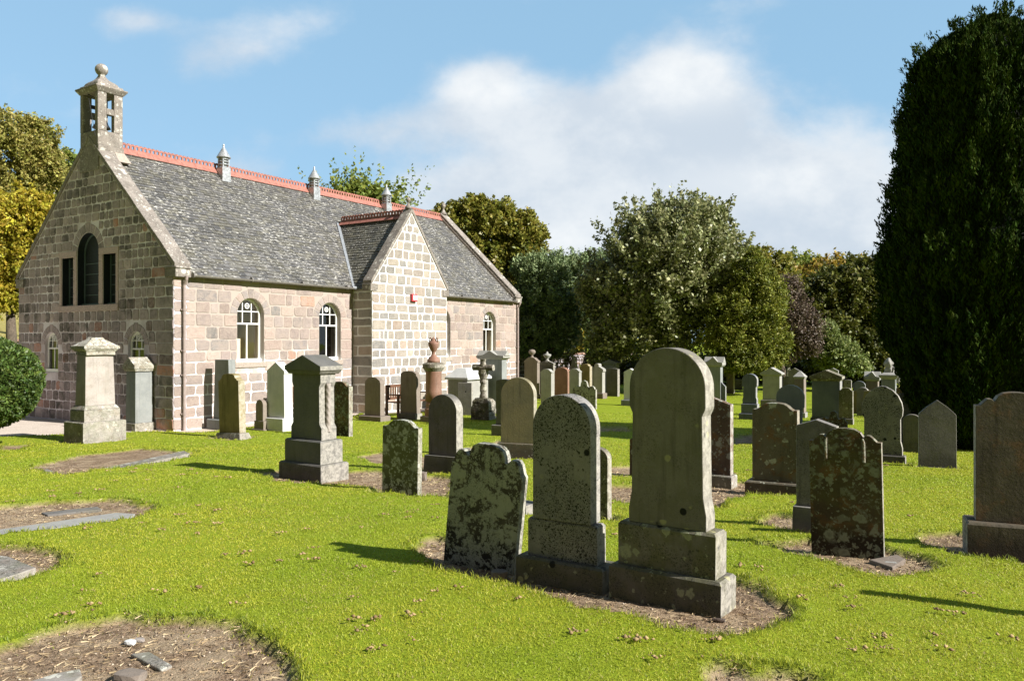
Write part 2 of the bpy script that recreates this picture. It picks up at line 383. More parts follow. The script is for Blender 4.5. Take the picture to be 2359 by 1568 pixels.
def mortar_mat(name, c1, c2, thr=.5, zk=0):
    m_, t = mat(name); v = t.n('ShaderNodeTexCoord').outputs['Object']
    n = t.noise(v, 1.1, 5, .6)
    if zk: n = t.m('ADD', n, t.lin(t.n('ShaderNodeSeparateXYZ', {0: v}).outputs[2], .9, 2.4, zk, -zk))
    n2 = t.noise(v, 60, 3, .6)
    c = t.mix(t.ramp(n, thr-.1, thr+.1), c1, c2)
    c = t.mix(t.m('MULTIPLY', t.ramp(n2, .5, .75), .3), c, tuple(x*.6 for x in c1))
    finish(t, c, .95, n2, .4, .004, .1); return m_
PINKS = [(.27, .217, .205), (.33, .256, .232), (.38, .286, .246), (.25, .223, .22), (.41, .315, .27), (.18, .17, .165), (.41, .23, .16)]
M['blk_side'] = block_mat('granite_blocks_warm', PINKS, .34, .2, .4, .62, (.35, .285, .245))
M['mor_side'] = mortar_mat('lime_pointing', (.38, .325, .285), (.66, .64, .61), .5, .22)
M['blk_gab'] = block_mat('granite_blocks_weathered', [(.25, .205, .215), (.35, .285, .295), (.42, .345, .355), (.15, .13, .138), (.47, .38, .37), (.11, .10, .105), (.45, .21, .15)], .6, .9, .4, .4, (.50, .405, .41))
M['mor_gab'] = mortar_mat('weathered_pointing', (.52, .46, .49), (.72, .67, .72))
M['blk_tr'] = block_mat('granite_blocks_grey', [(.25, .225, .20), (.30, .26, .22), (.22, .215, .205), (.37, .315, .25), (.19, .185, .18), (.34, .27, .22), (.36, .25, .19)], .34, .15, .4, .3, (.42, .37, .31))
M['mor_tr'] = mortar_mat('white_pointing', (.58, .565, .54), (.68, .67, .65))
M['ashlar'] = simple('dressed_granite', (.34, .285, .24), .85, 40, .25, .4)
M['ashlar_g'] = simple('dressed_granite_weathered', (.46, .355, .34), .85, 40, .3, .4)
M['skew'] = stone_mat('skew_stone', (.22, .19, .165), (.30, .265, .235), lit_crust=0, grain=.8, lichen=.25, lcol=(.55, .53, .47), lscale=10, black=.5, damp=0)

def clip_poly(poly, a, b, c):
    """keep a*u+b*v<=c"""
    out = []
    for i, p in enumerate(poly):
        q = poly[(i+1) % len(poly)]; dp = a*p[0]+b*p[1]-c; dq = a*q[0]+b*q[1]-c
        if dp <= 0: out.append(p)
        if (dp < 0) != (dq < 0) and dp != dq:
            s_ = dp/(dp-dq); out.append((p[0]+(q[0]-p[0])*s_, p[1]+(q[1]-p[1])*s_))
    return out
def area(p): return .5*sum(p[i][0]*p[(i+1) % len(p)][1]-p[(i+1) % len(p)][0]*p[i][1] for i in range(len(p)))
def inset(poly, d):
    n = len(poly); out = []
    cx = sum(p[0] for p in poly)/n; cy = sum(p[1] for p in poly)/n
    for p in poly:
        L = math.hypot(p[0]-cx, p[1]-cy); k = max(0, 1-d*1.3/max(L, 1e-6)); out.append((cx+(p[0]-cx)*k, cy+(p[1]-cy)*k))
    return out
def rough_rect(u0, u1, v0, v1, rng, rnd=.055, jit=.011):
    r = min(rnd, (u1-u0)*.3, (v1-v0)*.3)
    j = lambda: rng.uniform(-jit, jit)
    um = (u0+u1)/2; vm = (v0+v1)/2
    rr = [r*rng.uniform(.2, 1) for _ in range(4)]
    return [(u0+rr[0], v0+j()), (um+j(), v0+j()), (u1-rr[1], v0+j()), (u1+j(), v0+rr[1]), (u1+j(), vm+j()), (u1+j(), v1-rr[2]),
            (u1-rr[2], v1+j()), (um+j(), v1+j()), (u0+rr[3], v1+j()), (u0+j(), v1-rr[3]), (u0+j(), vm+j()), (u0+j(), v0+rr[0])]
def add_block(mb, poly, fn, proud, rng, mi=1, ch=.012, col=None):
    if len(poly) < 3 or abs(area(poly)) < .0015: return
    if area(poly) < 0: poly = poly[::-1]
    col = col or (rng.random()**1.15, rng.random(), rng.random())
    inn = inset(poly, ch); n = len(poly)
    vs = [fn(u, v, 0.004) for u, v in poly]+[fn(u, v, -proud) for u, v in inn]
    mb.add(vs, [((i+1) % n, i, n+i, n+(i+1) % n) for i in range(n)]+[tuple(range(n, 2*n))], mi, col)
def masonry(mb, fn, u0, u1, v0, v1, rng, wins=(), clips=(), course=.30, gap=.022, lens=(.28, .62), proud=.014, mi=1, quoins=True, redp=.03):
    v = v0; row = 0
    while v < v1-.08:
        h = course*rng.uniform(.86, 1.12)
        if v+h > v1-.1: h = v1-v
        segs = [(u0, u1)]
        for w in wins:      # (uc, halfwidth, sill, spring, ringhalf)
            uc, hw, sill, spr, rg = w[:5]
            lo, hi = v, v+h
            if hi <= sill-.02 or lo >= spr+hw+rg: continue
            if lo < spr: x = hw+(.0 if len(w) < 6 else w[5])
            else: x = math.sqrt(max(0, (hw+rg)**2-(lo-spr)**2))
            if hi > spr: x = max(x, hw+rg) if lo < spr else x
            ns = []
            for a, b in segs:
                if b <= uc-x or a >= uc+x: ns.append((a, b)); continue
                if a < uc-x-.06: ns.append((a, uc-x))
                if b > uc+x+.06: ns.append((uc+x, b))
            segs = ns
        for a, b in segs:
            u = a; first = True
            while u < b-.02:
                L = rng.uniform(*lens)*(1 if rng.random() > .18 else .6)
                if quoins and first and abs(a-u0) < .01: L = .62 if row % 2 else .34
                if u+L > b-.2: L = b-u
                if quoins and abs(b-u1) < .01 and abs(u+L-b) > .01 and b-(u+L) < .7: L = max(.2, b-u-(.34 if row % 2 else .62)) if b-u > .8 else b-u
                p = rough_rect(u+gap*rng.uniform(.3, .7), u+L-gap*rng.uniform(.3, .7), v+gap*rng.uniform(.3, .7), v+h-gap*rng.uniform(.3, .7), rng)
                for cl in clips: p = clip_poly(p, *cl) if p else p
                if p:
                    c0 = rng.random()**1.1*.9
                    if rng.random() < redp: c0 = 1.0
                    add_block(mb, p, fn, proud*rng.uniform(.5, 1.25), rng, mi, .014, (c0, rng.random(), rng.random()))
                u += L; first = False
        v += h; row += 1
def wall_pieces(mb, fn, u0, u1, v0, top, wins, thick, mi=0, seg=12):
    """solid wall with arched (or square, spring<0) openings; top(u)->height list of points"""
    wins = sorted(wins); cuts = [u0]+[w[0] for w in wins]+[u1]
    for i in range(len(cuts)-1):
        a, b = cuts[i], cuts[i+1]
        L = [(a, v0)]
        R_ = [(b, v0)]
        def half(w, sgn):
            uc, hw, sill, spr = w[:4]; pts = [(uc, sill), (uc+sgn*hw, sill), (uc+sgn*hw, spr)]
            if len(w) > 6 and w[6] == 'sq': return pts+[(uc, spr)]
            return pts+[(uc+sgn*hw*math.cos(q), spr+hw*math.sin(q)) for q in [math.pi/2*k/seg for k in range(1, seg+1)]]
        if i > 0: L += half(wins[i-1], 1)
        if i < len(wins): R_ += half(wins[i], -1)
        tp = [(u, v) for u, v in top if a < u < b]
        def tv(u):
            for (ua, va), (ub, vb) in zip(top, top[1:]):
                if ua <= u <= ub: return va+(vb-va)*(u-ua)/max(ub-ua, 1e-9)
            return top[-1][1]
        poly = R_+[(b, tv(b))]+tp[::-1]+[(a, tv(a))]+L[::-1]
        mb.prism(poly, fn, 0, thick, mi)

def arch_ring(mb, fn, w, rng, rg, proud, n=9, jamb=True, mi=1, key=True, colr=(.35, .6)):
    uc, hw, sill, spr = w[:4]
    for k in range(n):
        q0 = math.pi*k/n+.02; q1 = math.pi*(k+1)/n-.02
        r0 = hw+.004; r1 = hw+rg*(1.0 if not (key and k == n//2) else 1.14)
        pts = [(uc+r0*math.cos(q), spr+r0*math.sin(q)) for q in (q0, (q0+q1)/2, q1)]+[(uc+r1*math.cos(q), spr+r1*math.sin(q)) for q in (q1, (q0+q1)/2, q0)]
        add_block(mb, pts, fn, proud, rng, mi, .008, (rng.uniform(*colr), rng.random(), rng.random()*.3))

def arch_frame(w, fn, parent, depth, style, glass, bars=True, name='window'):
    """painted sash window with arched head: frame, glass pane, roundel"""
    uc, hw, sill, spr = w[:4]
    fw = .055*min(1, hw/.35+.1)
    def ring(r0, r1, d0, d1, mb):
        seg = 14
        qs = [math.pi*k/seg for k in range(seg+1)]
        out = [(uc+r1, sill+.0)]+[(uc+r1*math.cos(q), spr+r1*math.sin(q)) for q in qs]+[(uc-r1, sill)]
        inn = [(uc-r0, sill)]+[(uc-r0*math.cos(q), spr+r0*math.sin(q)) for q in qs]+[(uc+r0, sill)]
        for i in range(len(out)-1):
            a, b = out[i], out[i+1]; c, d = inn[len(inn)-1-i], inn[len(inn)-2-i]
            mb.prism([c, a, b, d], fn, d0, d1)
    fr = MB(); ring(hw-fw, hw+.001, depth, depth+.06, fr)
    fr.prism([(uc-hw-.0, sill), (uc+hw, sill), (uc+hw, sill+.09), (uc-hw, sill+.09)], fn, depth-.05, depth+.055)
    bars_h = []; top = spr+hw
    if style == 'sash':
        mid = sill+(top-sill)*.60
        th = .022
        fr.prism([(uc-hw+.02, mid-th), (uc+hw-.02, mid-th), (uc+hw-.02, mid+th), (uc-hw+.02, mid+th)], fn, depth+.008, depth+.05)
        m2 = mid+(top-mid)*.48
        fr.prism([(uc-hw+.03, m2-.013), (uc+hw-.03, m2-.013), (uc+hw-.03, m2+.013), (uc-hw+.03, m2+.013)], fn, depth+.012, depth+.046)
        fr.prism([(uc-.016, sill+.08), (uc+.016, sill+.08), (uc+.016, mid), (uc-.016, mid)], fn, depth+.01, depth+.048)
        for du in ((-hw*.33, hw*.33) if hw > .3 else (-hw*.0,)):
            zt = spr+math.sqrt(max(.01, (hw-.03)**2-du**2))
            fr.prism([(uc+du-.013, mid), (uc+du+.013, mid), (uc+du+.013, zt), (uc+du-.013, zt)], fn, depth+.009, depth+.044)
    f = fr.build('frame', M['white'], parent, bevel=.004)
    if style == 'sash' and hw > .3:
        rb = MB(); rc = (uc, m2+(top-m2)*.42); r1 = .075
        for a in range(16):
            q0 = 2*math.pi*a/16; q1 = 2*math.pi*(a+1)/16
            rb.prism([(rc[0]+.05*math.cos(q0), rc[1]+.05*math.sin(q0)), (rc[0]+r1*math.cos(q0), rc[1]+r1*math.sin(q0)), (rc[0]+r1*math.cos(q1), rc[1]+r1*math.sin(q1)), (rc[0]+.05*math.cos(q1), rc[1]+.05*math.sin(q1))], fn, depth+.0, depth+.02)
            rb.prism([(rc[0]+.001*math.cos(q0), rc[1]+.001*math.sin(q0)), (rc[0]+.02*math.cos(q0), rc[1]+.02*math.sin(q0)), (rc[0]+.02*math.cos(q1), rc[1]+.02*math.sin(q1)), (rc[0]+.001*math.cos(q1), rc[1]+.001*math.sin(q1))], fn, depth+.0, depth+.02)
        rb.build('extractor_roundel', M['white'], parent)
    g = MB(); seg = 16
    poly = [(uc-hw+.01, sill+.02), (uc+hw-.01, sill+.02)]+[(uc+(hw-.01)*math.cos(math.pi*k/seg), spr+(hw-.01)*math.sin(math.pi*k/seg)) for k in range(seg+1)]
    g.add([fn(u, v, depth+.03) for u, v in poly], [tuple(range(len(poly)))])
    g.build('pane', glass, parent)

# ---------------------------------------------------------------- the church
TH = math.atan2(.8408, .5414)
C0 = (-8.21, 19.0, -.53)
church = tag(empty('church', C0, TH), 'pink and grey granite church with slate roof, red ridge tiles and open bellcote', 'church')
LEN, WID, EAVE, RIDGE = 15.66, 7.51, 3.88, 7.43
HWD = WID/2; SLP = (RIDGE-EAVE)/HWD
def kpx(x): return (x-CXV)/FV
def s_of(x):          # position along the long wall for a photo column
    k = kpx(x); return (C0[0]-k*C0[1])/(k*.8408-.5414)
def t_of(x):          # position along the gable
    k = kpx(x); return (C0[0]-k*C0[1])/(.8408+k*.5414)
def zl(y, Y): return EYE+(HV-y)/FV*Y-C0[2]
def Ys(s): return C0[1]+.8408*s
def Yt(t_): return C0[1]+.5414*t_
rng = random.Random(11)
fside = lambda u, v, d: (u, d, v)            # long wall, outward -y
fgab = lambda u, v, d: (d, WID-u, v)         # west gable; u runs from far left to near corner so outline stays ccw
WT = .42
# windows of the long wall
def swin(xl, xr, yb, yt):
    a, b = s_of(xl/1.2757), s_of(xr/1.2757); uc = (a+b)/2; hw = (b-a)/2
    return uc, hw, zl(yb/1.2757, Ys(uc)), zl(yt/1.2757, Ys(uc))
w1 = swin(697.5, 775, 1062, 873); w2 = swin(936.9, 1001.6, 1058, 890.6)
hw_ = (w1[1]+w2[1])/2; sill_ = (w1[2]+w2[2])/2; top_ = (w1[3]+w2[3])/2
w4c = s_of(1438/1.2757); w3c = w4c-(w2[0]-w1[0])*1.02
SW = [(w1[0], hw_), (w2[0], hw_), (w3c, hw_), (w4c, hw_)]
SW = [(uc, hw, sill_, top_-hw, .22) for uc, hw in SW]
print('windows', w1, w2, w3c, w4c, 'hw', hw_, sill_, top_)
wall = MB()
wall_pieces(wall, fside, WT, LEN-WT, -.4, [(WT, EAVE), (LEN-WT, EAVE)], SW, WT)
masonry(wall, fside, -.01, LEN+.01, -.02, EAVE-.02, rng, SW, course=.295, lens=(.34, .66), proud=.012)
for w in SW: arch_ring(wall, fside, w, rng, .22, .010)
wall.build('side_wall', [M['mor_side'], M['blk_side']], church)
for i, w in enumerate(SW):
    wi = empty('window', (0, 0, 0), 0, church)
    arch_frame(w, fside, wi, .15, 'sash', M['glass'])
    sills = MB(); sills.box(w[0]-w[1]-.08, w[0]+w[1]+.08, -.035, .2, w[2]-.14, w[2]-.002); sills.build('sill', M['ashlar'], wi, bevel=.008)
# back wall and far gable
bw = MB(); bw.box(WT, LEN-WT, WID-WT, WID, -.4, EAVE); bw.build('rear_wall', M['mor_side'], church)
def tg(x, yb, yt): pass
# windows of the west gable: u = WID - t
def gwin(xl, xr, yb, yt):
    a, b = t_of(xr/1.2757), t_of(xl/1.2757); tc = (a+b)/2; hw = (b-a)/2
    return WID-tc, hw, zl(yb/1.2757, Yt(tc)), zl(yt/1.2757, Yt(tc))
cL = gwin(181.6, 217, 899, 757); cC = gwin(227, 290.7, 896, 683); cR = gwin(304, 339.6, 892, 746)
sL = gwin(133, 170.5, 1097, 976); sR = gwin(376, 424, 1097, 968)
hs = (sL[1]+sR[1])/2; ss = (sL[2]+sR[2])/2
GS = [(sL[0], hs, ss, sL[3]-hs, .2), (sR[0], hs, ss, sL[3]-hs, .2)]
z3 = (cL[2]+cC[2]+cR[2])/3; hz = (cL[1]+cR[1])/2; tz = (cL[3]+cR[3])/2
G3 = [(cL[0], hz, z3, tz, .1, .12, 'sq'), (cC[0], cC[1], z3, cC[3]-cC[1], .24, .1), (cR[0], hz, z3, tz, .1, .12, 'sq')]
zsplit = (z3+GS[0][3]+hs)/2
print('gable', sL, sR, cL, cC, cR, zsplit)
gw = MB()
wall_pieces(gw, fgab, 0, WID, -.4, [(0, zsplit), (WID, zsplit)], GS, WT)
PAR = .14
tp = [(0, EAVE+PAR), (HWD, RIDGE+PAR), (WID, EAVE+PAR)]
wall_pieces(gw, fgab, 0, WID, zsplit, tp, G3, WT)
n_ = math.hypot(SLP, 1)
clR = (SLP, 1, EAVE+PAR+SLP*WID-.05); clL = (-SLP, 1, EAVE+PAR-.05)
BX = (WID-4.09, WID-3.25)    # bellcote footprint in u
gwins = [(GS[0]), (GS[1])]+[(HWD-.02, G3[2][0]+hz-HWD+.1, z3-.14, tz, .0, .05, 'sq')]
class _: pass
def mas_gable():
    lens = (.22, .42)
    masonry(gw, fgab, -.01, WID+.01, -.02, z3-.16, rng, GS, course=.27, lens=lens, proud=.014, redp=.05)
    mid = [(G3[1][0], abs(G3[2][0]-G3[1][0])+hz+.13, z3-.2, tz+.16, 0)]
    v = z3-.16
    # rows beside the three-light window, then above it round the arch, clipped by the slopes
    sqw = [(G3[1][0], abs(G3[2][0]-G3[1][0])+hz+.13, z3-.2, 99, 0)]
    masonry(gw, fgab, -.01, WID+.01, z3-.16, tz+.18, rng, sqw, (clR, clL), course=.255, lens=lens, proud=.014)
    top = [(G3[1][0], G3[1][1], tz, G3[1][3], .24, .18)]
    masonry(gw, fgab, -.01, WID+.01, tz+.18, RIDGE-.3, rng, top, (clR, clL), course=.255, lens=lens, proud=.014, quoins=False)
mas_gable()
for w in GS: arch_ring(gw, fgab, w, rng, .2, .012, colr=(.2, .4))
arch_ring(gw, fgab, G3[1], rng, .24, .012, n=9, colr=(.2, .45))
gw.build('gable_wall', [M['mor_gab'], M['blk_gab']], church)
# dressed surround of the three-light window
sur = MB()
uL, uR = G3[0][0]-hz, G3[2][0]+hz
sur.box(-.035, .3, WID-uR-.14, WID-uL+.14, z3-.17, z3-.003)
for (a, b) in ((G3[0][0]-hz-.12, G3[0][0]-hz-.004), (G3[0][0]+hz+.004, G3[1][0]-G3[1][1]-.004), (G3[1][0]+G3[1][1]+.004, G3[2][0]-hz-.004), (G3[2][0]+hz+.004, G3[2][0]+hz+.12)):
    z = z3
    while z < tz-.01:
        z2 = min(tz, z+rng.uniform(.3, .42)); sur.box(-.016, .02, WID-b, WID-a, z+.006, z2-.004); z = z2
for (a, b) in ((G3[0][0]-hz-.14, G3[1][0]-G3[1][1]-.01), (G3[1][0]+G3[1][1]+.01, G3[2][0]+hz+.14)):
    sur.box(-.022, .02, WID-b, WID-a, tz+.002, tz+.17)
sur.build('window_surround', M['ashlar_g'], church, bevel=.008)
for w in GS:
    wi = empty('window', (0, 0, 0), 0, church); arch_frame(w, fgab, wi, .07, 'sash', M['glass'])
gl3 = empty('window', (0, 0, 0), 0, church); gl3['label'] = 'dark three light window high in the gable'
lin = MB(); dg = MB(); fb = MB()
for w in G3:
    uc, hw, si, sp = w[:4]; sq = len(w) > 6
    if sq: outl = [(uc-hw+.002, si), (uc+hw-.002, si), (uc+hw-.002, sp), (uc-hw+.002, sp)]
    else: outl = [(uc-hw+.002, si), (uc+hw-.002, si)]+[(uc+(hw-.002)*math.cos(math.pi*k/16), sp+(hw-.002)*math.sin(math.pi*k/16)) for k in range(17)]
    n = len(outl)
    vs = [fgab(u, v, .01) for u, v in outl]+[fgab(u, v, .25) for u, v in outl]
    lin.add(vs, [(i, (i+1) % n, n+(i+1) % n, n+i) for i in range(n)])
    dg.add([fgab(u, v, .21) for u, v in outl], [tuple(range(n))])
    fb.prism([(uc-hw+.01, si), (uc-hw+.045, si), (uc-hw+.045, sp), (uc-hw+.01, sp)], fgab, .18, .22)
    fb.prism([(uc+hw-.045, si), (uc+hw-.01, si), (uc+hw-.01, sp), (uc+hw-.045, sp)], fgab, .18, .22)
    for k in range(1, 5):
        z = si+(sp-si)*k/5; fb.prism([(uc-hw+.03, z-.008), (uc+hw-.03, z-.008), (uc+hw-.03, z+.008), (uc-hw+.03, z+.008)], fgab, .19, .215)
    fb.prism([(uc-hw, si), (uc+hw, si), (uc+hw, si+.05), (uc-hw, si+.05)], fgab, .12, .22)
    if not sq:
        for k in range(12):
            q0, q1 = math.pi*k/12, math.pi*(k+1)/12; r0, r1 = hw-.045, hw-.01
            fb.prism([(uc+r0*math.cos(q0), sp+r0*math.sin(q0)), (uc+r1*math.cos(q0), sp+r1*math.sin(q0)), (uc+r1*math.cos(q1), sp+r1*math.sin(q1)), (uc+r0*math.cos(q1), sp+r0*math.sin(q1))], fgab, .18, .22)
lin.build('dark_lining', M['dark'], gl3); dg.build('pane', M['dark'], gl3); fb.build('glazing_bars', M['framegrey'], gl3)
# far gable
fg = MB(); wall_pieces(fg, lambda u, v, d: (LEN-d, u, v), 0, WID, -.4, tp, [], WT); fg.build('rear_gable_wall', M['mor_side'], church)
# skews (sloping copings) with kneelers
def skew(x0, x1, name='skew'):
    for sgn in (1, -1):
        mb = MB(); nst = 9
        y_at = lambda q: q if sgn > 0 else WID-q
        for k in range(nst):
            q0 = -.10+(HWD+.10)*k/nst; q1 = -.10+(HWD+.10)*(k+1)/nst-.006
            jz = rng.uniform(-.006, .006); th = .11
            p = [(y_at(q0), EAVE+PAR+SLP*q0+jz), (y_at(q1), EAVE+PAR+SLP*q1+jz), (y_at(q1), EAVE+PAR+SLP*q1+th*1.3+jz), (y_at(q0), EAVE+PAR+SLP*q0+th*1.3+jz)]
            if sgn < 0: p = p[::-1]
            mb.prism(p, lambda u, v, d: (d, u, v), x0, x1)
        mb.build('skew', M['skew'], church, bevel=.012)
    for y0, y1 in ((-.13, .32), (WID-.32, WID+.13)):
        kb = MB(); kb.box(x0+.004, x1-.004, y0, y1, EAVE-.16, EAVE+.05)
        kb.box(x0-.01, x1+.01, y0-.03, y1+.0, EAVE+.05, EAVE+.10)
        kb.build('kneeler', M['skew'], church, bevel=.015)
skew(-.04, .40); skew(LEN-.40, LEN+.04)
# slates
def slate_mat(name, base, lich=.5):
    m_, t = mat(name); v = t.n('ShaderNodeTexCoord').outputs['Object']
    s = t.n('ShaderNodeSeparateColor', {0: t.n('ShaderNodeAttribute', attribute_name='blk').outputs['Color']})
    c = t.mix(s.outputs[0], tuple(x*.6 for x in base), tuple(x*1.4 for x in base))
    c = t.mix(t.m('MULTIPLY', s.outputs[1], .45), c, (.16, .145, .09))
    n = t.noise(v, 45, 4, .65)
    c = t.mix(t.m('MULTIPLY', t.ramp(n, .45, .7), .35), c, tuple(x*1.7 for x in base))
    big = t.noise(v, .8, 4, .6)
    sv_ = t.n('ShaderNodeVectorMath', {0: v, 1: (9, 22, 22)}, operation='MULTIPLY').outputs[0]
    l1 = t.noise(sv_, 1.0, 4, .6, .3)
    th = t.m('SUBTRACT', .60, t.m('MULTIPLY', t.m('SUBTRACT', big, .45), .22*lich))
    f = t.m('MULTIPLY', t.m('SUBTRACT', l1, th), 26.0, clamp=True)
    c = t.mix(t.m('MULTIPLY', f, .8), c, (.58, .56, .51))
    l2 = t.ramp(t.noise(v, 18, 5, .7), .56, .64)
    c = t.mix(t.m('MULTIPLY', l2, .2*lich), c, (.30, .29, .24))
    finish(t, c, .62, t.m('ADD', n, f), .35, .005, .45); return m_
M['slate'] = slate_mat('slates', (.088, .084, .082), 1.0)
M['slate_dark'] = slate_mat('mossy_slates', (.085, .08, .065), .35)
def slates(mb, fn, u0, u1, r0, r1, rng, inside, ex=.155, wid=(.16, .26)):
    r = r0; row = 0
    while r < r1:
        e = ex*(1-.25*(r-r0)/(r1-r0)); u = u0-rng.uniform(0, .12)
        while u < u1:
            w = rng.uniform(*wid); a, b = max(u, u0), min(u+w, u1)
            if b-a > .03 and inside((a+b)/2, r):
                j = lambda: rng.uniform(-.012, .012)
                lift = rng.uniform(.018, .030); ja, jb = j(), j()
                if rng.random() < .05: ja += .02
                vs = [fn(a+.004, r+ja, lift), (fn(b-.004, r+jb, lift)), fn(b-.004, r+e*1.35, .003), fn(a+.004, r+e*1.35, .003), fn(a+.004, r+ja, lift-.014), fn(b-.004, r+jb, lift-.014)]
                mb.add(vs, [(0, 1, 2, 3), (4, 5, 1, 0)], 0, (rng.random(), rng.random()**2, 0))
            u += w
        r += e; row += 1
RL = HWD*n_; cs, sn_ = 1/n_, SLP/n_
OV = .16
fr1 = lambda u, r, d: (u, r*cs-d*sn_, EAVE+r*sn_+d*cs)
roof = MB(); slates(roof, fr1, .37, LEN-.37, -OV, RL-.02, rng, lambda u, r: True)
for s_, fn in ((1, fr1), (-1, lambda u, r, d: (u, WID-(r*cs-d*sn_), EAVE+r*sn_+d*cs))):
    roof.add([fn(.3, -OV, 0), fn(LEN-.3, -OV, 0), fn(LEN-.3, RL, 0), fn(.3, RL, 0)], [(0, 1, 2, 3)], 0, (.4, .4, 0))
roof.build('roof', M['slate'], church)
# red ridge cresting
def cresting(x0, x1, fn, name, h=.2, holes=.115, parent=None):
    mb = MB(); L = x1-x0
    n = int(L/.45)
    for k in range(n):
        a, b = x0+L*k/n, x0+L*(k+1)/n-.005
        c = (0, 0, 0)
        for sg in (1, -1):
            mb.add([fn(a, sg*.14, -.105), fn(b, sg*.14, -.105), fn(b, sg*.012, .055), fn(a, sg*.012, .055), fn(a, sg*.14, -.12), fn(b, sg*.14, -.12)], [(0, 1, 2, 3) if sg < 0 else (3, 2, 1, 0), (4, 5, 1, 0) if sg < 0 else (0, 1, 5, 4)], 0, c)
    def bx(a, b, w, z0, z1):
        vs = [fn(a, -w, z0), fn(b, -w, z0), fn(b, w, z0), fn(a, w, z0), fn(a, -w, z1), fn(b, -w, z1), fn(b, w, z1), fn(a, w, z1)]
        mb.add(vs, [(3, 2, 1, 0), (4, 5, 6, 7), (0, 1, 5, 4), (1, 2, 6, 5), (2, 3, 7, 6), (3, 0, 4, 7)])
    bx(x0, x1, .018, .03, .075); bx(x0, x1, .02, h-.05, h-.012)
    m_ = int(L/holes)
    for k in range(m_+1):
        c = x0+L*k/m_; bx(max(x0, c-.032), min(x1, c+.032), .016, .07, h-.045)
        if k < m_: bx(c+.035, c+holes-.035, .02, h-.014, h+.006)
    return mb.build(name, M['terracotta'], parent)
cresting(.42, LEN-.42, lambda u, w, z: (u, HWD+w, RIDGE+.05+z), 'ridge_cresting', .21, .125, church)
# gutter and downpipes
def gutter(p0, p1, name='gutter'):
    mb = MB(); seg = 8; p0 = Vector(p0); p1 = Vector(p1); d = (p1-p0).normalized(); a = Vector((0, 0, 1)).cross(d)
    vs = []
    for p in (p0, p1):
        for r in (.062, .05):
            for k in range(seg+1):
                q = math.pi+math.pi*k/seg; vs.append(p+a*math.cos(q)*r+Vector((0, 0, 1))*math.sin(q)*r)
    m_ = seg+1
    fs = []
    for k in range(seg):
        fs += [(k, k+1, 2*m_+k+1, 2*m_+k), (m_+k+1, m_+k, 3*m_+k, 3*m_+k+1), (k+1, k, m_+k, m_+k+1), (2*m_+k, 2*m_+k+1, 3*m_+k+1, 3*m_+k)]
    fs += [(0, 2*m_, 3*m_, m_), (seg, m_+seg, 3*m_+seg, 2*m_+seg)]
    mb.add(vs, fs)
    L = (p1-p0).length; k = .0
    while k < L:
        c = p0+d*k; mb.tube([c-d*.02+Vector((0, 0, -.01)), c+d*.02+Vector((0, 0, -.01))], .069, 10); k += 1.75
    return mb.build(name, M['gutter'], church)
GZ = EAVE-.09
TX0, TX1, TP = 6.11, 9.79, .80
gutter((.42, -.17, GZ), (TX0-.0, -.17, GZ)); gutter((TX1, -.17, GZ), (LEN-.42, -.17, GZ))
def downpipe(x, y=-.075):
    mb = MB(); mb.tube([(x, -.17, GZ-.04), (x, -.16, GZ-.12), (x, y, GZ-.26), (x, y, -.1)], .038, 12)
    for z in (.35, 1.3, 1.9, 2.9): mb.tube([(x, y, z), (x, y, z+.06)], .047, 12); mb.box(x-.07, x+.07, y+.02, .02, z+.015, z+.045)
    mb.build('downpipe', M['pipe'], church, smooth=False)
downpipe(.24); downpipe(LEN-.16)
# transept
tr = MB()
TE = zl(813/1.2757+.0, 23.7)-.28; TC = (TX0+TX1)/2; TA = zl(624/1.2757, 25.25)-.12
TS = (TA-TE)/((TX1-TX0)/2); tpn = [(TX0, TE+.12), (TC, TA+.12), (TX1, TE+.12)]
print('transept', TE, TA, TS)
ftr = lambda u, v, d: (u, -TP+d, v)
wall_pieces(tr, ftr, TX0, TX1, -.4, tpn, [], .35)
tr.box(TX0, TX0+.3, -TP+.352, .1, -.4, TE); tr.box(TX1-.3, TX1, -TP+.352, .1, -.4, TE)
masonry(tr, ftr, TX0-.01, TX1+.01, -.02, TA+.05, rng, (), ((TS, 1, TE+.06+TS*TX1), (-TS, 1, TE+.06-TS*TX0)), course=.285, lens=(.3, .58), proud=.014, gap=.036)
masonry(tr, lambda u, v, d: (TX0+d, -u, v), 0.0, TP+.01, -.02, TE-.02, rng, (), (), course=.285, lens=(.26, .5), gap=.036)
tr.build('transept_wall', [M['mor_tr'], M['blk_tr']], church)
tsk = MB()
for sgn in (1, -1):
    n = 6; HT = (TX1-TX0)/2
    for k in range(n):
        q0 = -.07+(HT+.07)*k/n; q1 = -.07+(HT+.07)*(k+1)/n-.004
        xa = TX0+q0 if sgn > 0 else TX1-q0; xb = TX0+q1 if sgn > 0 else TX1-q1
        p = [(xa, TE+.12+TS*q0), (xb, TE+.12+TS*q1), (xb, TE+.27+TS*q1), (xa, TE+.27+TS*q0)]
        if sgn < 0: p = p[::-1]
        tsk.prism(p, ftr, -.03, .33)
tsk.build('skew', M['skew'], church, bevel=.01)
for x0, x1 in ((TX0-.10, TX0+.22), (TX1-.22, TX1+.10)):
    tk = MB(); tk.box(x0, x1, -TP-.034, -TP+.33, TE-.14, TE+.08); tk.build('kneeler', M['skew'], church, bevel=.015)
tn = math.hypot(TS, 1); qin = (TA-EAVE)/SLP
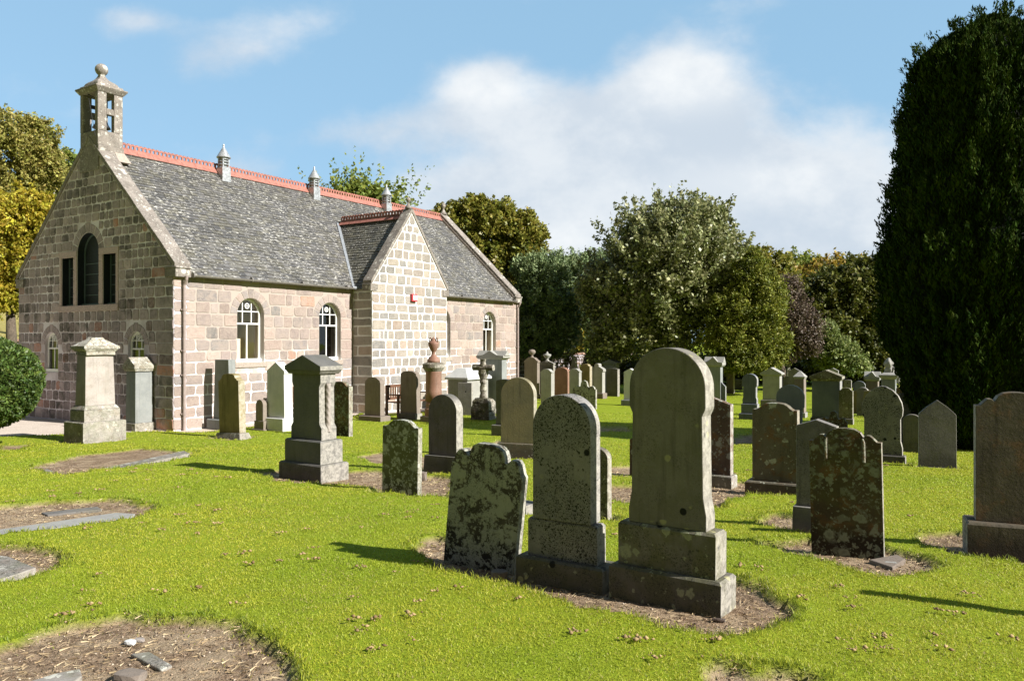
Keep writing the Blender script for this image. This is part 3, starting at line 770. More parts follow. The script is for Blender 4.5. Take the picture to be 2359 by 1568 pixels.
for nm, sg in (('transept_roof', 1), ('transept_roof', -1)):
    mb = MB()
    fn = (lambda u, r, d: (TX0+r/tn-d*TS/tn, -TP+u, TE+r*TS/tn+d/tn)) if sg > 0 else (lambda u, r, d: (TX1-r/tn+d*TS/tn, -TP+u, TE+r*TS/tn+d/tn))
    RT = HT*tn
    def ins(u, r): 
        z = TE+r*TS/tn; return (u-TP) < (z-EAVE)/SLP+.1
    slates(mb, fn, .3, TP+qin, -.1, RT-.01, rng, ins, ex=.13, wid=(.14, .22))
    mb.add([fn(.2, -.1, 0), fn(TP+.1, -.1, 0), fn(TP+qin+.1, RT, 0), fn(.2, RT, 0)], [(0, 1, 2, 3)], 0, (.3, .3, 0))
    mb.build(nm, M['slate_dark'] if sg > 0 else M['slate'], church)
cresting(-TP+.33, qin-.1, lambda u, w, z: (TC+w, u, TA+.05+z), 'transept_cresting', .2, .125, church)
# lead valley
va = MB()
for sg in (1, -1):
    xa = TX0-.02 if sg > 0 else TX1+.02
    a0 = Vector((xa, -.14, EAVE-.14)); a1 = Vector((TC, qin, TA+.02))
    dn_ = Vector((0, -sn_, cs)); side = Vector((-sg, 0, 0))
    for o1, o2 in ((side*.14, Vector((0, 0, 0))),):
        up = dn_*.032; va.add([a0+o1+up, a0+side*.01+up, a1+side*.01+up, a1+o1+up, a0+o1, a1+o1], [(0, 1, 2, 3) if sg > 0 else (3, 2, 1, 0), (0, 3, 5, 4)])
va.tube([(TX0-.2, -.17, GZ), (TX0+.16, -.30, GZ+.0)], .05, 8)
va.build('valley_flashing', M['lead'], church)
# finials
def finial(x, y, z, s, name='ball_finial'):
    mb = MB(); mb.lathe([(.17*s, -.05), (.17*s, 0), (.09*s, .1*s), (.05*s, .2*s), (.045*s, .25*s), (.09*s, .29*s), (.12*s, .36*s), (.11*s, .43*s), (.06*s, .5*s), (.01, .52*s)], x, y, z, 12)
    mb.build(name, M['skew'], church, smooth=True)
finial(TC, -TP+.14, TA+.3, .62); finial(LEN-.18, HWD, RIDGE+.28, .9)
# alarm box
ab = tag(empty('alarm_box', (0, 0, 0)), 'small red and white alarm box fixed to the transept gable', 'alarm box')
sa = (s_of(1212/1.2757))
ax = 0
k = kpx(1212/1.2757); P0 = (C0[0]+.8408*TP, C0[1]-.5414*TP); ax = (P0[0]-k*P0[1])/(k*.8408-.5414)
ay_ = P0[1]+.8408*ax; az = zl(873/1.2757, ay_)
ab.location = (P0[0]+.5414*ax, P0[1]+.8408*ax, C0[2]+az-.14); ab.rotation_euler = (0, 0, TH)
mb = MB(); mb.frus((-.13, .13, -.10, -.01), (-.13, .13, -.10, -.01), 0, .24); mb.build('housing', M['red'], ab, bevel=.015)
mb = MB(); mb.box(-.085, .118, -.106, -.099, .05, .20); mb.build('face_panel', M['white'], ab, bevel=.002)
for x_ in (-.06, .05): mb = MB(); mb.box(x_, x_+.035, -.110, -.1055, .12, .14); mb.build('printed_mark', M['red'], ab)
# bellcote
bc = empty('bellcote', (0, 0, 0), 0, church)
y0, y1 = 3.25+.02, 4.09+.05; yc = (y0+y1)/2; hw2 = (y1-y0)/2-.03
bx0, bx1 = -.03, .66
Yb = 20.9
zb0 = RIDGE-.72; zb1 = zl(421.8/1.2757, Yb)-.05; zt_ = zl(271/1.2757, Yb); zs = zl(384/1.2757, Yb)
print('bellcote', zb0, zb1, zs, zt_)
mb = MB()
mb.frus((bx0, bx1+.02, y0-.03, y1+.03), (bx0, bx1+.02, y0-.03, y1+.03), zb0, zb1)
mb.box(bx0+.003, bx1, y0+.002, y1-.002, zb1+.003, zs)
p_ = .15
zm0 = zs+(zt_-zs)*.44; zm1 = zs+(zt_-zs)*.60
for ya, yb_ in ((y0, y0+p_), (y1-p_, y1)):
    for xa, xb in ((bx0, bx0+.24), (bx1-.24, bx1)):
        mb.box(xa, xb, ya, yb_, zs+.003, zt_-.002)
    mb.box(bx0+.242, bx1-.242, ya+.002, yb_-.002, zm0, zm1)
for xa in (bx0,):
    pass
mb.build('piers', M['skew'], bc, bevel=.012)
mb = MB()
xc_ = (bx0+bx1)/2; hx = (bx1-bx0)/2
mb.frus((bx0-.01, bx1+.01, y0-.01, y1+.01), (bx0-.09, bx1+.09, y0-.09, y1+.09), zt_, zt_+.11)
mb.box(bx0-.095, bx1+.095, y0-.095, y1+.095, zt_+.112, zt_+.155)
mb.frus((bx0-.03, bx1+.03, y0-.03, y1+.03), (bx0+.0, bx1-.0, y0+.0, y1-.0), zt_+.156, zt_+.23)
mb.build('cornice', M['skew'], bc, bevel=.01)
mb = MB(); zz = zt_+.231
prof = [(.86, 0), (.85, .04), (.80, .08), (.66, .13), (.46, .18), (.32, .23), (.22, .29), (.17, .34)]
for (a, za), (b, zb_) in zip(prof, prof[1:]):
    mb.frus((xc_-hx*a, xc_+hx*a, yc-hw2*.95*a, yc+hw2*.95*a), (xc_-hx*b, xc_+hx*b, yc-hw2*.95*b, yc+hw2*.95*b), zz+za, zz+zb_)
mb.build('ogee_cap', M['skew'], bc)
mb = MB(); rb_ = .165; zc_ = zz+.50+.14
mb.lathe([(.09, -.06), (.075, -.01)]+[(rb_*math.sin(q), .15-rb_*math.cos(q)) for q in [math.pi*k/14 for k in range(3, 14)]]+[(.005, .15+rb_)], xc_, yc, zz+.34, 20)
mb.build('ball_finial', M['skew'], bc, smooth=True)
bl_ = MB(); zb_ = zs+.16
bl_.lathe([(.23, 0), (.215, .03), (.17, .10), (.14, .2), (.125, .29), (.08, .35), (.01, .37)], xc_, yc, zb_, 20)
bl_.tube([(xc_, yc, zb_+.36), (xc_, yc, zb_+.5)], .03, 8); bl_.box(xc_-.3, xc_+.3, yc-.035, yc+.035, zb_+.47, zb_+.56)
bl_.tube([(xc_, yc, zb_+.1), (xc_, yc, zb_-.06)], .02, 6)
bl_.build('bell', M['iron'], bc)
mb = MB(); mb.tube([(xc_, yc+.05, zb_+.75), (xc_-.42, yc-.1, zb_+.8)], .012, 6); mb.tube([(xc_-.42, yc-.1, zb_+.8), (xc_-.38, yc-.38, zb_-.35)], .007, 5); mb.build('bell_rope_arm', M['iron'], bc)
mb = MB()   # stone saddle behind the bellcote
mb.frus((.42, .80, y0-.2, y1+.2), (.42, .67, y0+.02, y1-.02), RIDGE-.45, zb0+.62); mb.build('saddle_stone', M['ashlar'], bc, bevel=.01)
# ridge ventilators
def vent(s, i):
    v_ = empty('roof_ventilator', (s, HWD-.22, 0), 0, church)
    zb = RIDGE-.42
    mb = MB(); mb.box(-.15, .15, -.15, .15, zb, zb+.52); mb.frus((-.16, .16, -.16, .16), (-.12, .12, -.12, .12), zb+.52, zb+.56); mb.build('box', M['zinc'], v_, bevel=.008)
    mb = MB(); 
    for k in range(4):
        q = math.pi/4+k*math.pi/2; mb.box(.13*math.cos(q)*1.1-.022, .13*math.cos(q)*1.1+.022, .13*math.sin(q)*1.1-.022, .13*math.sin(q)*1.1+.022, zb+.55, zb+.86)
    mb.lathe([(.10, 0), (.10, .3)], 0, 0, zb+.55, 12)
    for z in (.62, .71, .79): mb.lathe([(.165, 0), (.165, .018), (.12, .03)], 0, 0, zb+z, 16)
    mb.build('louvre', M['zinc'], v_)
    mb = MB(); mb.lathe([(.21, 0), (.215, .02), (.03, .34), (.025, .36), (.035, .38), (.02, .43), (.004, .45)], 0, 0, zb+.84, 20); mb.build('cone_cap', M['zinc'], v_, smooth=False)
P1 = (C0[0]-.8408*(HWD-.22), C0[1]+.5414*(HWD-.22))
for i, x in enumerate((515, 723.5, 890)):
    k = kpx(x); s_ = (P1[0]-k*P1[1])/(k*.8408-.5414); vent(s_, i)
# rooms seen through the windows
room = MB()
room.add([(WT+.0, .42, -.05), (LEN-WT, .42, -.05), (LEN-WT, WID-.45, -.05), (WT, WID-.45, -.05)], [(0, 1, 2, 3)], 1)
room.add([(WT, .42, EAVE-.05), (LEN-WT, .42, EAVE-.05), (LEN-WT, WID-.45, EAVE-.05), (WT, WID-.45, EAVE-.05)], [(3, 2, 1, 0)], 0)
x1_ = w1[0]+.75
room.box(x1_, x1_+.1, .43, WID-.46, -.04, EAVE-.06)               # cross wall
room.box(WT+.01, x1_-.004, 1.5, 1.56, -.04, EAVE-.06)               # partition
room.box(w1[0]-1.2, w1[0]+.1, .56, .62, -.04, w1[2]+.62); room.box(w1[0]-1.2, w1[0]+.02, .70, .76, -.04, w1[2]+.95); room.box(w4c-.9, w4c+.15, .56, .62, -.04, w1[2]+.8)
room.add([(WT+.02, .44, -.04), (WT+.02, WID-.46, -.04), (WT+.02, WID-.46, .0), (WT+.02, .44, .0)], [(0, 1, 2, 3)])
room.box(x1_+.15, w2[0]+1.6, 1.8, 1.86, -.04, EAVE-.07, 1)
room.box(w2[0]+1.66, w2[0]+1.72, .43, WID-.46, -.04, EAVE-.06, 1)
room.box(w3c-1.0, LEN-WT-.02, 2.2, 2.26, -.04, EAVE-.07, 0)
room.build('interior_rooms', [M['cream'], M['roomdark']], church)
# ---------------------------------------------------------------- memorials
SOILRECTS = []       # (x, y, halfw, halfd, angle, margin) bare earth round a foot
def arc(cx, cy, r, a0, a1, n, ry=None):
    return [(cx+r*math.cos(R(a0+(a1-a0)*k/n)), cy+(ry or r)*math.sin(R(a0+(a1-a0)*k/n))) for k in range(n+1)]
def profile(kind, w, h, lx=None):
    """closed outline of a headstone face, ccw, bottom centre at 0,0"""
    a = w/2
    if kind == 'round': r = [(a, 0)]+arc(0, h-a, a, 0, 90, 14)
    elif kind == 'roundflat': r = [(a, 0)]+arc(0, h-a*.78, a, 0, 90, 12, a*.78)
    elif kind == 'segment': r = [(a, 0), (a, h-w*.13)]+arc(0, h-w*.13, a, 0, 90, 8, w*.13)[1:]
    elif kind == 'shallow': r = [(a, 0), (a, h-w*.08)]+[(a*.9, h-w*.05), (a*.5, h-w*.01), (0, h)]
    elif kind == 'flat': r = [(a, 0), (a, h), (0, h)]
    elif kind == 'peak': r = [(a, 0), (a, h-w*.26), (0, h)]
    elif kind == 'lowpeak': r = [(a, 0), (a, h-w*.17), (0, h)]
    elif kind == 'clipped': r = [(a, 0), (a, h-w*.3), (a*.9, h-w*.16), (a*.45, h-w*.02), (0, h+w*.01)]
    elif kind == 'gothic': r = [(a*.93, 0), (a*.93, h*.1), (a*.85, h*.2), (a*.84, h*.52), (a*.93, h*.57), (a*.96, h*.66), (a*.9, h*.76), (a*.74, h*.86), (a*.48, h*.94), (a*.2, h*.985), (0, h)]
    elif kind == 'bigpeak': r = [(a, 0), (a*.985, h*.78), (a*.93, h*.805), (a*.55, h*.9), (.04*a, h*.995), (0, h)]
    elif kind == 'bighead':      # wide round head over a necked body with flared foot
        hr = a*.98; r = [(a*1.0, 0), (a*1.0, h*.085), (a*.925, h*.18), (a*.90, h*.60), (a*.90, h*.625), (a*.97, h*.66), (a*.985, h*.675)]+arc(0, h-hr*.98, hr, 0, 90, 16, hr*.98)
    elif kind == 'keyhole':
        hr = a*.97; r = [(a*.92, 0), (a*.92, h*.15), (a*.82, h*.22), (a*.82, h*.55), (a*.95, h*.60)]+arc(0, h-hr*.9, hr, 0, 90, 12, hr*.9)
    elif kind == 'serp':         # dome with hollowed shoulders
        r = [(a, 0), (a, h-w*.165), (a*.93, h-w*.155), (a*.82, h-w*.165), (a*.7, h-w*.13), (a*.56, h-w*.065), (a*.4, h-w*.02), (a*.2, h-.003), (0, h)]
    elif kind == 'serp2':
        r = [(a, 0), (a, h-w*.22), (a*.88, h-w*.215), (a*.78, h-w*.16), (a*.68, h-w*.14), (a*.60, h-w*.05), (a*.42, h-w*.005), (0, h+w*.012)]
    elif kind == 'scroll':       # central arch between two scrolled shoulders
        r = [(a, 0), (a, h-w*.20), (a*.88, h-w*.195), (a*.80, h-w*.15), (a*.70, h-w*.105), (a*.60, h-w*.10), (a*.535, h-w*.135), (a*.50, h-w*.11), (a*.44, h-w*.06), (a*.3, h-w*.018), (a*.15, h-.002), (0, h)]
    elif kind == 'scroll3': r = [(a, 0), (a, h-w*.30), (a*.95, h-w*.27), (a*.88, h-w*.17), (a*.80, h-w*.125), (a*.68, h-w*.12), (a*.58, h-w*.17), (a*.51, h-w*.18), (a*.48, h-w*.11), (a*.42, h-w*.05), (a*.28, h-w*.008), (0, h)]
    elif kind == 'shoulder':
        r = [(a*.92, 0), (a*.92, h-w*.33), (a, h-w*.32), (a, h-w*.22), (a*.85, h-w*.2), (a*.7, h-w*.13), (a*.62, h-w*.10), (a*.5, h-w*.04), (a*.3, h-w*.005), (0, h)]
    elif kind == 'tallogee':
        r = [(a*.88, 0), (a*.88, h*.7), (a, h*.73), (a, h*.80), (a*.85, h*.83), (a*.5, h*.88), (a*.32, h*.90), (a*.34, h*.96), (a*.2, h*.995), (0, h)]
    elif kind == 'lichenogee':
        r = [(a, 0), (a, h*.72), (a*.9, h*.735), (a*.83, h*.80), (a*.7, h*.83), (a*.5, h*.81), (a*.42, h*.78), (a*.30, h*.82), (a*.27, h*.9), (a*.2, h*.97), (0, h)]
    elif kind == 'triangle': r = [(a, 0), (a*.9, h*.25), (a*.1, h*.96), (0, h)]
    elif kind == 'slanted': r = [(a, 0), (a, h*.6), (0, h*.82)]
    elif kind == 'taper': r = [(a, 0), (a*.80, h), (0, h)]
    elif kind == 'taperpeak': r = [(a, 0), (a*.93, h*.78), (a*.98, h*.8), (a*.98, h*.84), (0, h)]
    elif kind == 'taperseg': r = [(a, 0), (a*.94, h*.93), (a*.6, h*.98), (0, h)]
    elif kind == 'waist':        # necked shaft used on the pedimented pillar
        r = [(a, 0), (a, h*.18), (a*.87, h*.245), (a*.85, h*.80), (a*.94, h*.865), (a*.94, h), (0, h)]
    if r[-1][0] != 0: r[-1] = (0, r[-1][1])
    L = [(-x, y) for x, y in r[:-1]][::-1]
    return r+L
def prof_ring(mb, pr, y, r1, r2): pass

def memorial(label, cat, xl, xr, yr, d, segs, slab=None, cap=None, m='grey', a=36.0, lean=(0, 0), name='headstone', sink=.12, soil=.1, group=None, sm=None, bev=.005, extra=None):
    """xl, xr, yr: photo position of the foot's front corners; d depth in m;
    segs: (part, photo y of top, inset bottom, inset top, material); slab: dict; cap: dict"""
    P = hit(xr, yr); A = R(a)
    k = kpx(xl); w = (P[0]-k*P[1])/(math.cos(A)+k*math.sin(A))
    cx = P[0]-math.cos(A)*w/2+math.sin(A)*d/2; cy = P[1]+math.sin(A)*w/2+math.cos(A)*d/2
    g = gzf(*P); fy = P[1]+math.sin(A)*w/2
    root = tag(empty(name, (cx, cy, g), -A), label, cat, group)
    root.rotation_euler = (R(lean[1]), R(lean[0]), -A)
    Z = lambda y: EYE-(y-HV)/FV*fy-g
    mk = lambda mm: smat(mm or m)
    z = -sink; hw, hd = w/2, d/2; zi = 0.0
    rn = random.Random(int(xl*7+yr))
    for sg in segs:
        nm, yt, i0, i1 = sg[:4]; mm = sg[4] if len(sg) > 4 else None
        zt = Z(yt); mb = MB(); i0 *= w; i1 *= w
        j = [rn.uniform(-.003, .003) for _ in range(4)]
        c = .022*min(1, w) if abs(i1-i0) < 1e-6 and nm in ('base', 'plinth') else 0
        if c:
            mb.frus((-hw+i0+j[0], hw-i0+j[1], -hd+i0*.8, hd-i0*.8), (-hw+i0, hw-i0, -hd+i0*.8, hd-i0*.8), z, zt-c)
            # weathered sloping top ledge, kept in the same solid by stacking flush
            mb.frus((-hw+i0, hw-i0, -hd+i0*.8, hd-i0*.8), (-hw+i0+c*.9, hw-i0-c*.9, -hd+i0*.8+c*.9, hd-i0*.8-c*.9), zt-c, zt)
            o = mb.build(nm, mk(mm), root)
        else:
            mb.frus((-hw+i0, hw-i0, -hd+i0*.8, hd-i0*.8), (-hw+i1, hw-i1, -hd+i1*.8, hd-i1*.8), z, zt)
            o = mb.build(nm, mk(mm), root, bevel=bev)
        z = zt+.001
    if not segs: z = -sink
    if slab:
        i = slab.get('i', 0)*w; sw = w-2*i; zt = Z(slab['y']); th = slab.get('th', min(d*.55, .11)); off = slab.get('off', 0)
        pr = profile(slab['k'], sw, zt-z)
        mb = MB()
        mb.prism([(x, y) for x, y in pr], lambda u, v, dd: (u, dd+off, z+v), -th/2, th/2)
        if slab.get('add'): slab['add'](mb, w, Z)
        o = mb.build(slab.get('n', 'slab'), mk(slab.get('m')), root, bevel=slab.get('bev', bev))
        z = zt
    if cap:
        ci = cap.get('i', -.06)*w; t_ = cap['t']; zc = Z(cap['yb']); zt = Z(cap['yt']); z0 = z-.002 if cap.get('stack') else zc
        X, Yd = hw-cap.get('base', 0)*w-ci, hd-cap.get('base', 0)*w*.8-ci*cap.get('dy', 1)
        mb = MB()
        if t_ == 'pediment':
            zl_ = zc+(zt-zc)*cap.get('lip', .38)
            mb.frus((-X*.86, X*.86, -Yd*.86, Yd*.86), (-X*.97, X*.97, -Yd*.97, Yd*.97), zc-(zt-zc)*.0, zc+(zl_-zc)*.45)
            mb.prism([(-X, zc+(zl_-zc)*.46), (X, zc+(zl_-zc)*.46), (X, zl_), (0, zt), (-X, zl_)], lambda u, v, dd: (u, dd, v), -Yd, Yd)
            nm = 'pediment'
        elif t_ == 'pyramid':
            zl_ = zc+(zt-zc)*.3
            mb.frus((-X*.8, X*.8, -Yd*.8, Yd*.8), (-X, X, -Yd, Yd), zc, zl_); mb.frus((-X, X, -Yd, Yd), (-.01, .01, -.01, .01), zl_+.0005, zt); nm = 'pyramid_cap'
        elif t_ == 'worn':
            zl_ = zc+(zt-zc)*.52
            mb.frus((-X*.80, X*.80, -Yd*.80, Yd*.80), (-X*.80, X*.80, -Yd*.80, Yd*.80), zc, zc+(zl_-zc)*.38)
            mb.frus((-X*.84, X*.84, -Yd*.84, Yd*.84), (-X*.97, X*.97, -Yd*.97, Yd*.97), zc+(zl_-zc)*.385, zc+(zl_-zc)*.7)
            mb.frus((-X, X, -Yd, Yd), (-X, X, -Yd, Yd), zc+(zl_-zc)*.705, zl_)
            mb.frus((-X*.95, X*.95, -Yd*.95, Yd*.95), (-X*.42, X*.42, -Yd*.42, Yd*.42), zl_+.0006, zt-(zt-zl_)*.25)
            mb.frus((-X*.40, X*.40, -Yd*.40, Yd*.40), (-X*.3, X*.3, -Yd*.3, Yd*.3), zt-(zt-zl_)*.25, zt); nm = 'moulded_cap'
        elif t_ == 'cross_gable':
            zl_ = zc+(zt-zc)*.42
            mb.frus((-X*.85, X*.85, -Yd*.85, Yd*.85), (-X, X, -Yd, Yd), zc, zc+(zl_-zc)*.4)
            mb.prism([(-X, zc+(zl_-zc)*.41), (X, zc+(zl_-zc)*.41), (X, zl_), (X*.5, zl_+(zt-zl_)*.15), (0, zt), (-X*.5, zl_+(zt-zl_)*.15), (-X, zl_)], lambda u, v, dd: (u, dd, v), -Yd, Yd)
            mb.prism([(-Yd*.7, zl_), (Yd*.7, zl_), (0, zt-.004)], lambda u, v, dd: (dd, -u, v), -X*1.05, X*1.05); nm = 'gabled_cap'
        o = mb.build(nm, mk(cap.get('m')), root, bevel=.006)
        if cap.get('rough'):
            roughen(o, cap['rough'], 9)
    if extra: extra(root, w, d, Z, mk)
    if soil and P[1] < 17: SOILRECTS.append((cx, cy, hw, hd, A, soil))
    return root, (P, w, g, Z)
def roughen(o, amt, sc, lv=2):
    s_ = o.modifiers.new('sub', 'SUBSURF'); s_.subdivision_type = 'SIMPLE'; s_.levels = s_.render_levels = lv
    tx = bpy.data.textures.new('rough', 'CLOUDS'); tx.noise_scale = 1.0/sc; tx.noise_depth = 3
    dp = o.modifiers.new('disp', 'DISPLACE'); dp.texture = tx; dp.strength = amt; dp.mid_level = .5; dp.texture_coords = 'GLOBAL'

# foreground group -----------------------------------------------------------
memorial('tallest headstone, huge weathered grey slab with wide round head on two stepped blocks', 'headstone', 1402.5, 1660, 1407.6, .26,
         [('base', 1318, 0, 0, 'bigbase'), ('plinth', 1216, .062, .062, 'bigbase')], dict(k='bighead', i=.15, y=800.5, th=.145, m='big'), a=35.5, soil=.03)
memorial('black speckled grey round topped headstone close left of the tallest one', 'headstone', 1188, 1386.8, 1356, .24,
         [('base', 1293, 0, 0, 'bigbase'), ('plinth', 1203, .10, .10, 'spotgrey')], dict(k='round', i=.165, y=909.5, th=.15, m='spotgrey'), a=33.5, soil=.03)
def broken(root, w, d, Z, mk):
    mb = MB(); z1 = Z(1045)
    mb.prism([(w*.16, z1-.20), (w*.43, z1-.20), (w*.43, z1-.02), (w*.40, z1+.015), (w*.30, z1+.03), (w*.18, z1-.02)], lambda u, v, dd: (u, dd, v), -.052, -.0385)
    mb.build('flaked_panel', smat('darkgrey'), root, bevel=.004)
memorial('leaning dark headstone crusted with pale green lichen, scrolled top with a broken shoulder', 'headstone', 1022, 1182.6, 1311, .09, [],
         dict(k='scroll3', y=1019, th=.09, m='lichened'), a=33, lean=(6.0, 0), soil=.05)
def helix(root, w, d, Z, mk):
    for sx in (1,):
        mb = MB(); z0, z1 = Z(994), Z(882); r = .034; n = 60; seg = 12; vs = []
        for i in range(n+1):
            z = z0+(z1-z0)*i/n
            for k in range(seg):
                q = 2*math.pi*k/seg; rr = r*(1+.13*math.sin(3*q+i*.75)); vs.append((rr*math.cos(q), rr*math.sin(q), z))
        fs = [(i*seg+k, i*seg+(k+1) % seg, (i+1)*seg+(k+1) % seg, (i+1)*seg+k) for i in range(n) for k in range(seg)]
        mb.add([(x+w/2*.70*.985, y-.0, z) for x, y, z in vs], fs)
        mb.build('twisted_column', smat('monument'), root, smooth=True)
memorial('pedimented grey pillar with necked dark panel and twisted side column', 'pillar monument', 642.6, 738.8, 1105.5, .50,
         [('base', 1066, 0, 0, 'darkgrey'), ('plinth', 1013, .075, .075, 'charcoal')], dict(k='waist', i=.135, y=860, th=.27, m='charcoal', n='shaft'),
         dict(t='pediment', i=-.02, base=.09, yb=861, yt=817, lip=.42, m='charcoal'), a=35, extra=helix, soil=.1)
memorial('large tapered pillar with worn moulded cap and cracked base block, left of the church gable', 'pillar monument', 147.4, 191.6, 1020, .92,
         [('base', 971.5, 0, 0, 'monbase'), ('plinth', 944, .13, .13, 'monbase'), ('moulding', 935, .13, .22, 'monbase'), ('shaft', 818, .235, .275, 'monument')], None,
         dict(t='worn', i=-.0, base=.13, yb=817.5, yt=777, m='moncap', rough=.03), m='monument', a=33, soil=.06, name='pillar_monument')
memorial('slim pale pillar with lichen covered gabled cap beside the church gable', 'pillar monument', 283, 311, 991.5, .55,
         [('base', 974, 0, 0, 'monbase'), ('shaft', 856, .10, .13, 'bluegrey')], None, dict(t='pediment', i=-.08, base=.07, yb=855, yt=822, m='moncap', lip=.4, rough=.025), m='monument', a=33, soil=0, name='pillar_monument')
# along the church wall -------------------------------------------------------
memorial('tall flat topped tapering grey slab against the church wall near the corner', 'headstone', 476, 528, 990, .42, [('base', 966, 0, 0, 'bluegrey')],
         dict(k='taper', i=.13, y=828, th=.2, m='bluegrey'), a=33, soil=0)
memorial('mustard and olive stained headstone with ogee top, leaning left on a chamfered foot', 'headstone', 489, 552, 1010, .36, [('base', 997.5, 0, .08, 'monbase')],
         dict(k='serp2', i=.13, y=861, th=.17, m='olive'), a=33, lean=(-2.2, 0), soil=.05)
memorial('tiny round topped brown headstone on a stepped foot in front of the white slab', 'headstone', 580, 607, 992, .24, [('base', 988, 0, 0, 'pinkgrey'), ('plinth', 969, .1, .1, 'pinkgrey')],
         dict(k='round', i=.19, y=920, th=.14, m='pinkgrey'), a=33, soil=0)
memorial('tall white peaked slab on a thick block against the church wall', 'headstone', 606, 651, 993.5, .42, [('base', 962, 0, 0, 'white')],
         dict(k='taperpeak', i=.04, y=833.5, th=.26, m='white'), a=33, soil=0)
memorial('dark brown lichen flecked headstone with dipped shoulders right of the pedimented pillar', 'headstone', 756, 803.5, 1005, .12, [],
         dict(k='serp', y=878, th=.12, m='brownspot'), a=34, soil=.05)
memorial('pinkish grey headstone with clipped corners in the angle of the transept', 'headstone', 826.5, 876.3, 971, .4, [('base', 957.5, 0, 0, 'pinkgrey')],
         dict(k='clipped', i=.14, y=868.5, th=.17, m='pinkgrey'), a=33, soil=0)
memorial('grey brown headstone with low curved top against the transept wall', 'headstone', 917, 956.5, 966, .3, [('base', 951.5, 0, 0, 'grey')],
         dict(k='taperseg', i=.02, y=853.5, th=.17, m='pinkgrey'), a=33, soil=0)
# pink column with urn
def urncol():
    P = hit(990, 972); g = gzf(*P); Y = P[1]+.25; root = tag(empty('column_monument', ((998.5-CXV)/FV*Y, Y, g), -R(33)), 'polished pink granite column carrying a two handled urn', 'column monument')
    Z = lambda y: EYE-(y-HV)/FV*Y-g; s_ = Y/FV
    mb = MB(); b = 27*s_*.82; mb.box(-b, b, -b, b, -.1, Z(957)); mb.build('base', smat('pinkgrey'), root, bevel=.01)
    mb = MB(); b = 20.5*s_; mb.lathe([(b, Z(957)+.001), (b, Z(941)), (b*.92, Z(939)), (b*.86, Z(933)), (b*.9, Z(930)), (b*.8, Z(925)), (b*.78, Z(922))], 0, 0, 0, 28); mb.build('plinth', smat('pink'), root, smooth=False)
    mb = MB(); mb.lathe([(19.2*s_, Z(923)), (18.6*s_, Z(900)), (18*s_, Z(860)), (19*s_, Z(857)), (19*s_, Z(854))], 0, 0, 0, 32); mb.build('column', smat('pink'), root, smooth=True)
    mb = MB(); mb.lathe([(19.5*s_, Z(854.5)), (24*s_, Z(848)), (25.5*s_, Z(846)), (25.5*s_, Z(838)), (22*s_, Z(835.5)), (15*s_, Z(834))], 0, 0, 0, 28); mb.build('capital', smat('rustic'), root)
    mb = MB(); mb.lathe([(15*s_, Z(835)), (14.5*s_, Z(827)), (11*s_, Z(825.5)), (11*s_, Z(822)), (7*s_, Z(820)), (4.5*s_, Z(815)), (4*s_, Z(811)), (6*s_, Z(808)), (10*s_, Z(801)), (12.5*s_, Z(793)), (12.3*s_, Z(788)), (9*s_, Z(786)), (6.5*s_, Z(784)), (7*s_, Z(782)), (3.5*s_, Z(780)), (2.5*s_, Z(777)), (.3*s_, Z(775.5))], 0, 0, 0, 28)
    mb.build('urn', smat('pink'), root, smooth=True)
    for sx in (1, -1):
        mb = MB(); mb.tube([(sx*10.5*s_, 0, Z(789)), (sx*12*s_, 0, Z(784)), (sx*11.3*s_, 0, Z(778.5)), (sx*8.5*s_, 0, Z(777.5)), (sx*6.5*s_, 0, Z(781)), (sx*6.2*s_, 0, Z(784))], 1.5*s_, 8); mb.build('handle', smat('pink'), root, smooth=True)
urncol()
# table tomb
def tomb():
    P = hit(1062, 955); g = gzf(*P); root = tag(empty('table_tomb', (P[0], P[1]+.6, g), -R(33)), 'box tomb with pale sloping hipped lid beside the church wall', 'tomb')
    Y = P[1]+.3; Z = lambda y: EYE-(y-HV)/FV*Y-g
    mb = MB(); mb.box(-.33, .40, -.30, .8, -.1, Z(874)); mb.build('chest', smat('pale'), root, bevel=.015)
    mb = MB(); mb.box(-.40, .47, -.37, .9, Z(874)+.001, Z(869)); mb.frus((-.40, .47, -.37, .9), (-.15, .2, -.1, .6), Z(869), Z(848)); mb.build('lid', smat('white'), root, bevel=.01)
tomb()
memorial('plain thin grey slab standing before the box tomb', 'headstone', 1054, 1085.6, 956, .14, [], dict(k='flat', y=881, th=.12, m='grey'), a=20, soil=0)
memorial('small pale pointed headstone against the far church wall', 'headstone', 1067, 1085, 915, .16, [], dict(k='peak', y=838, th=.14, m='pale'), a=33, soil=0)
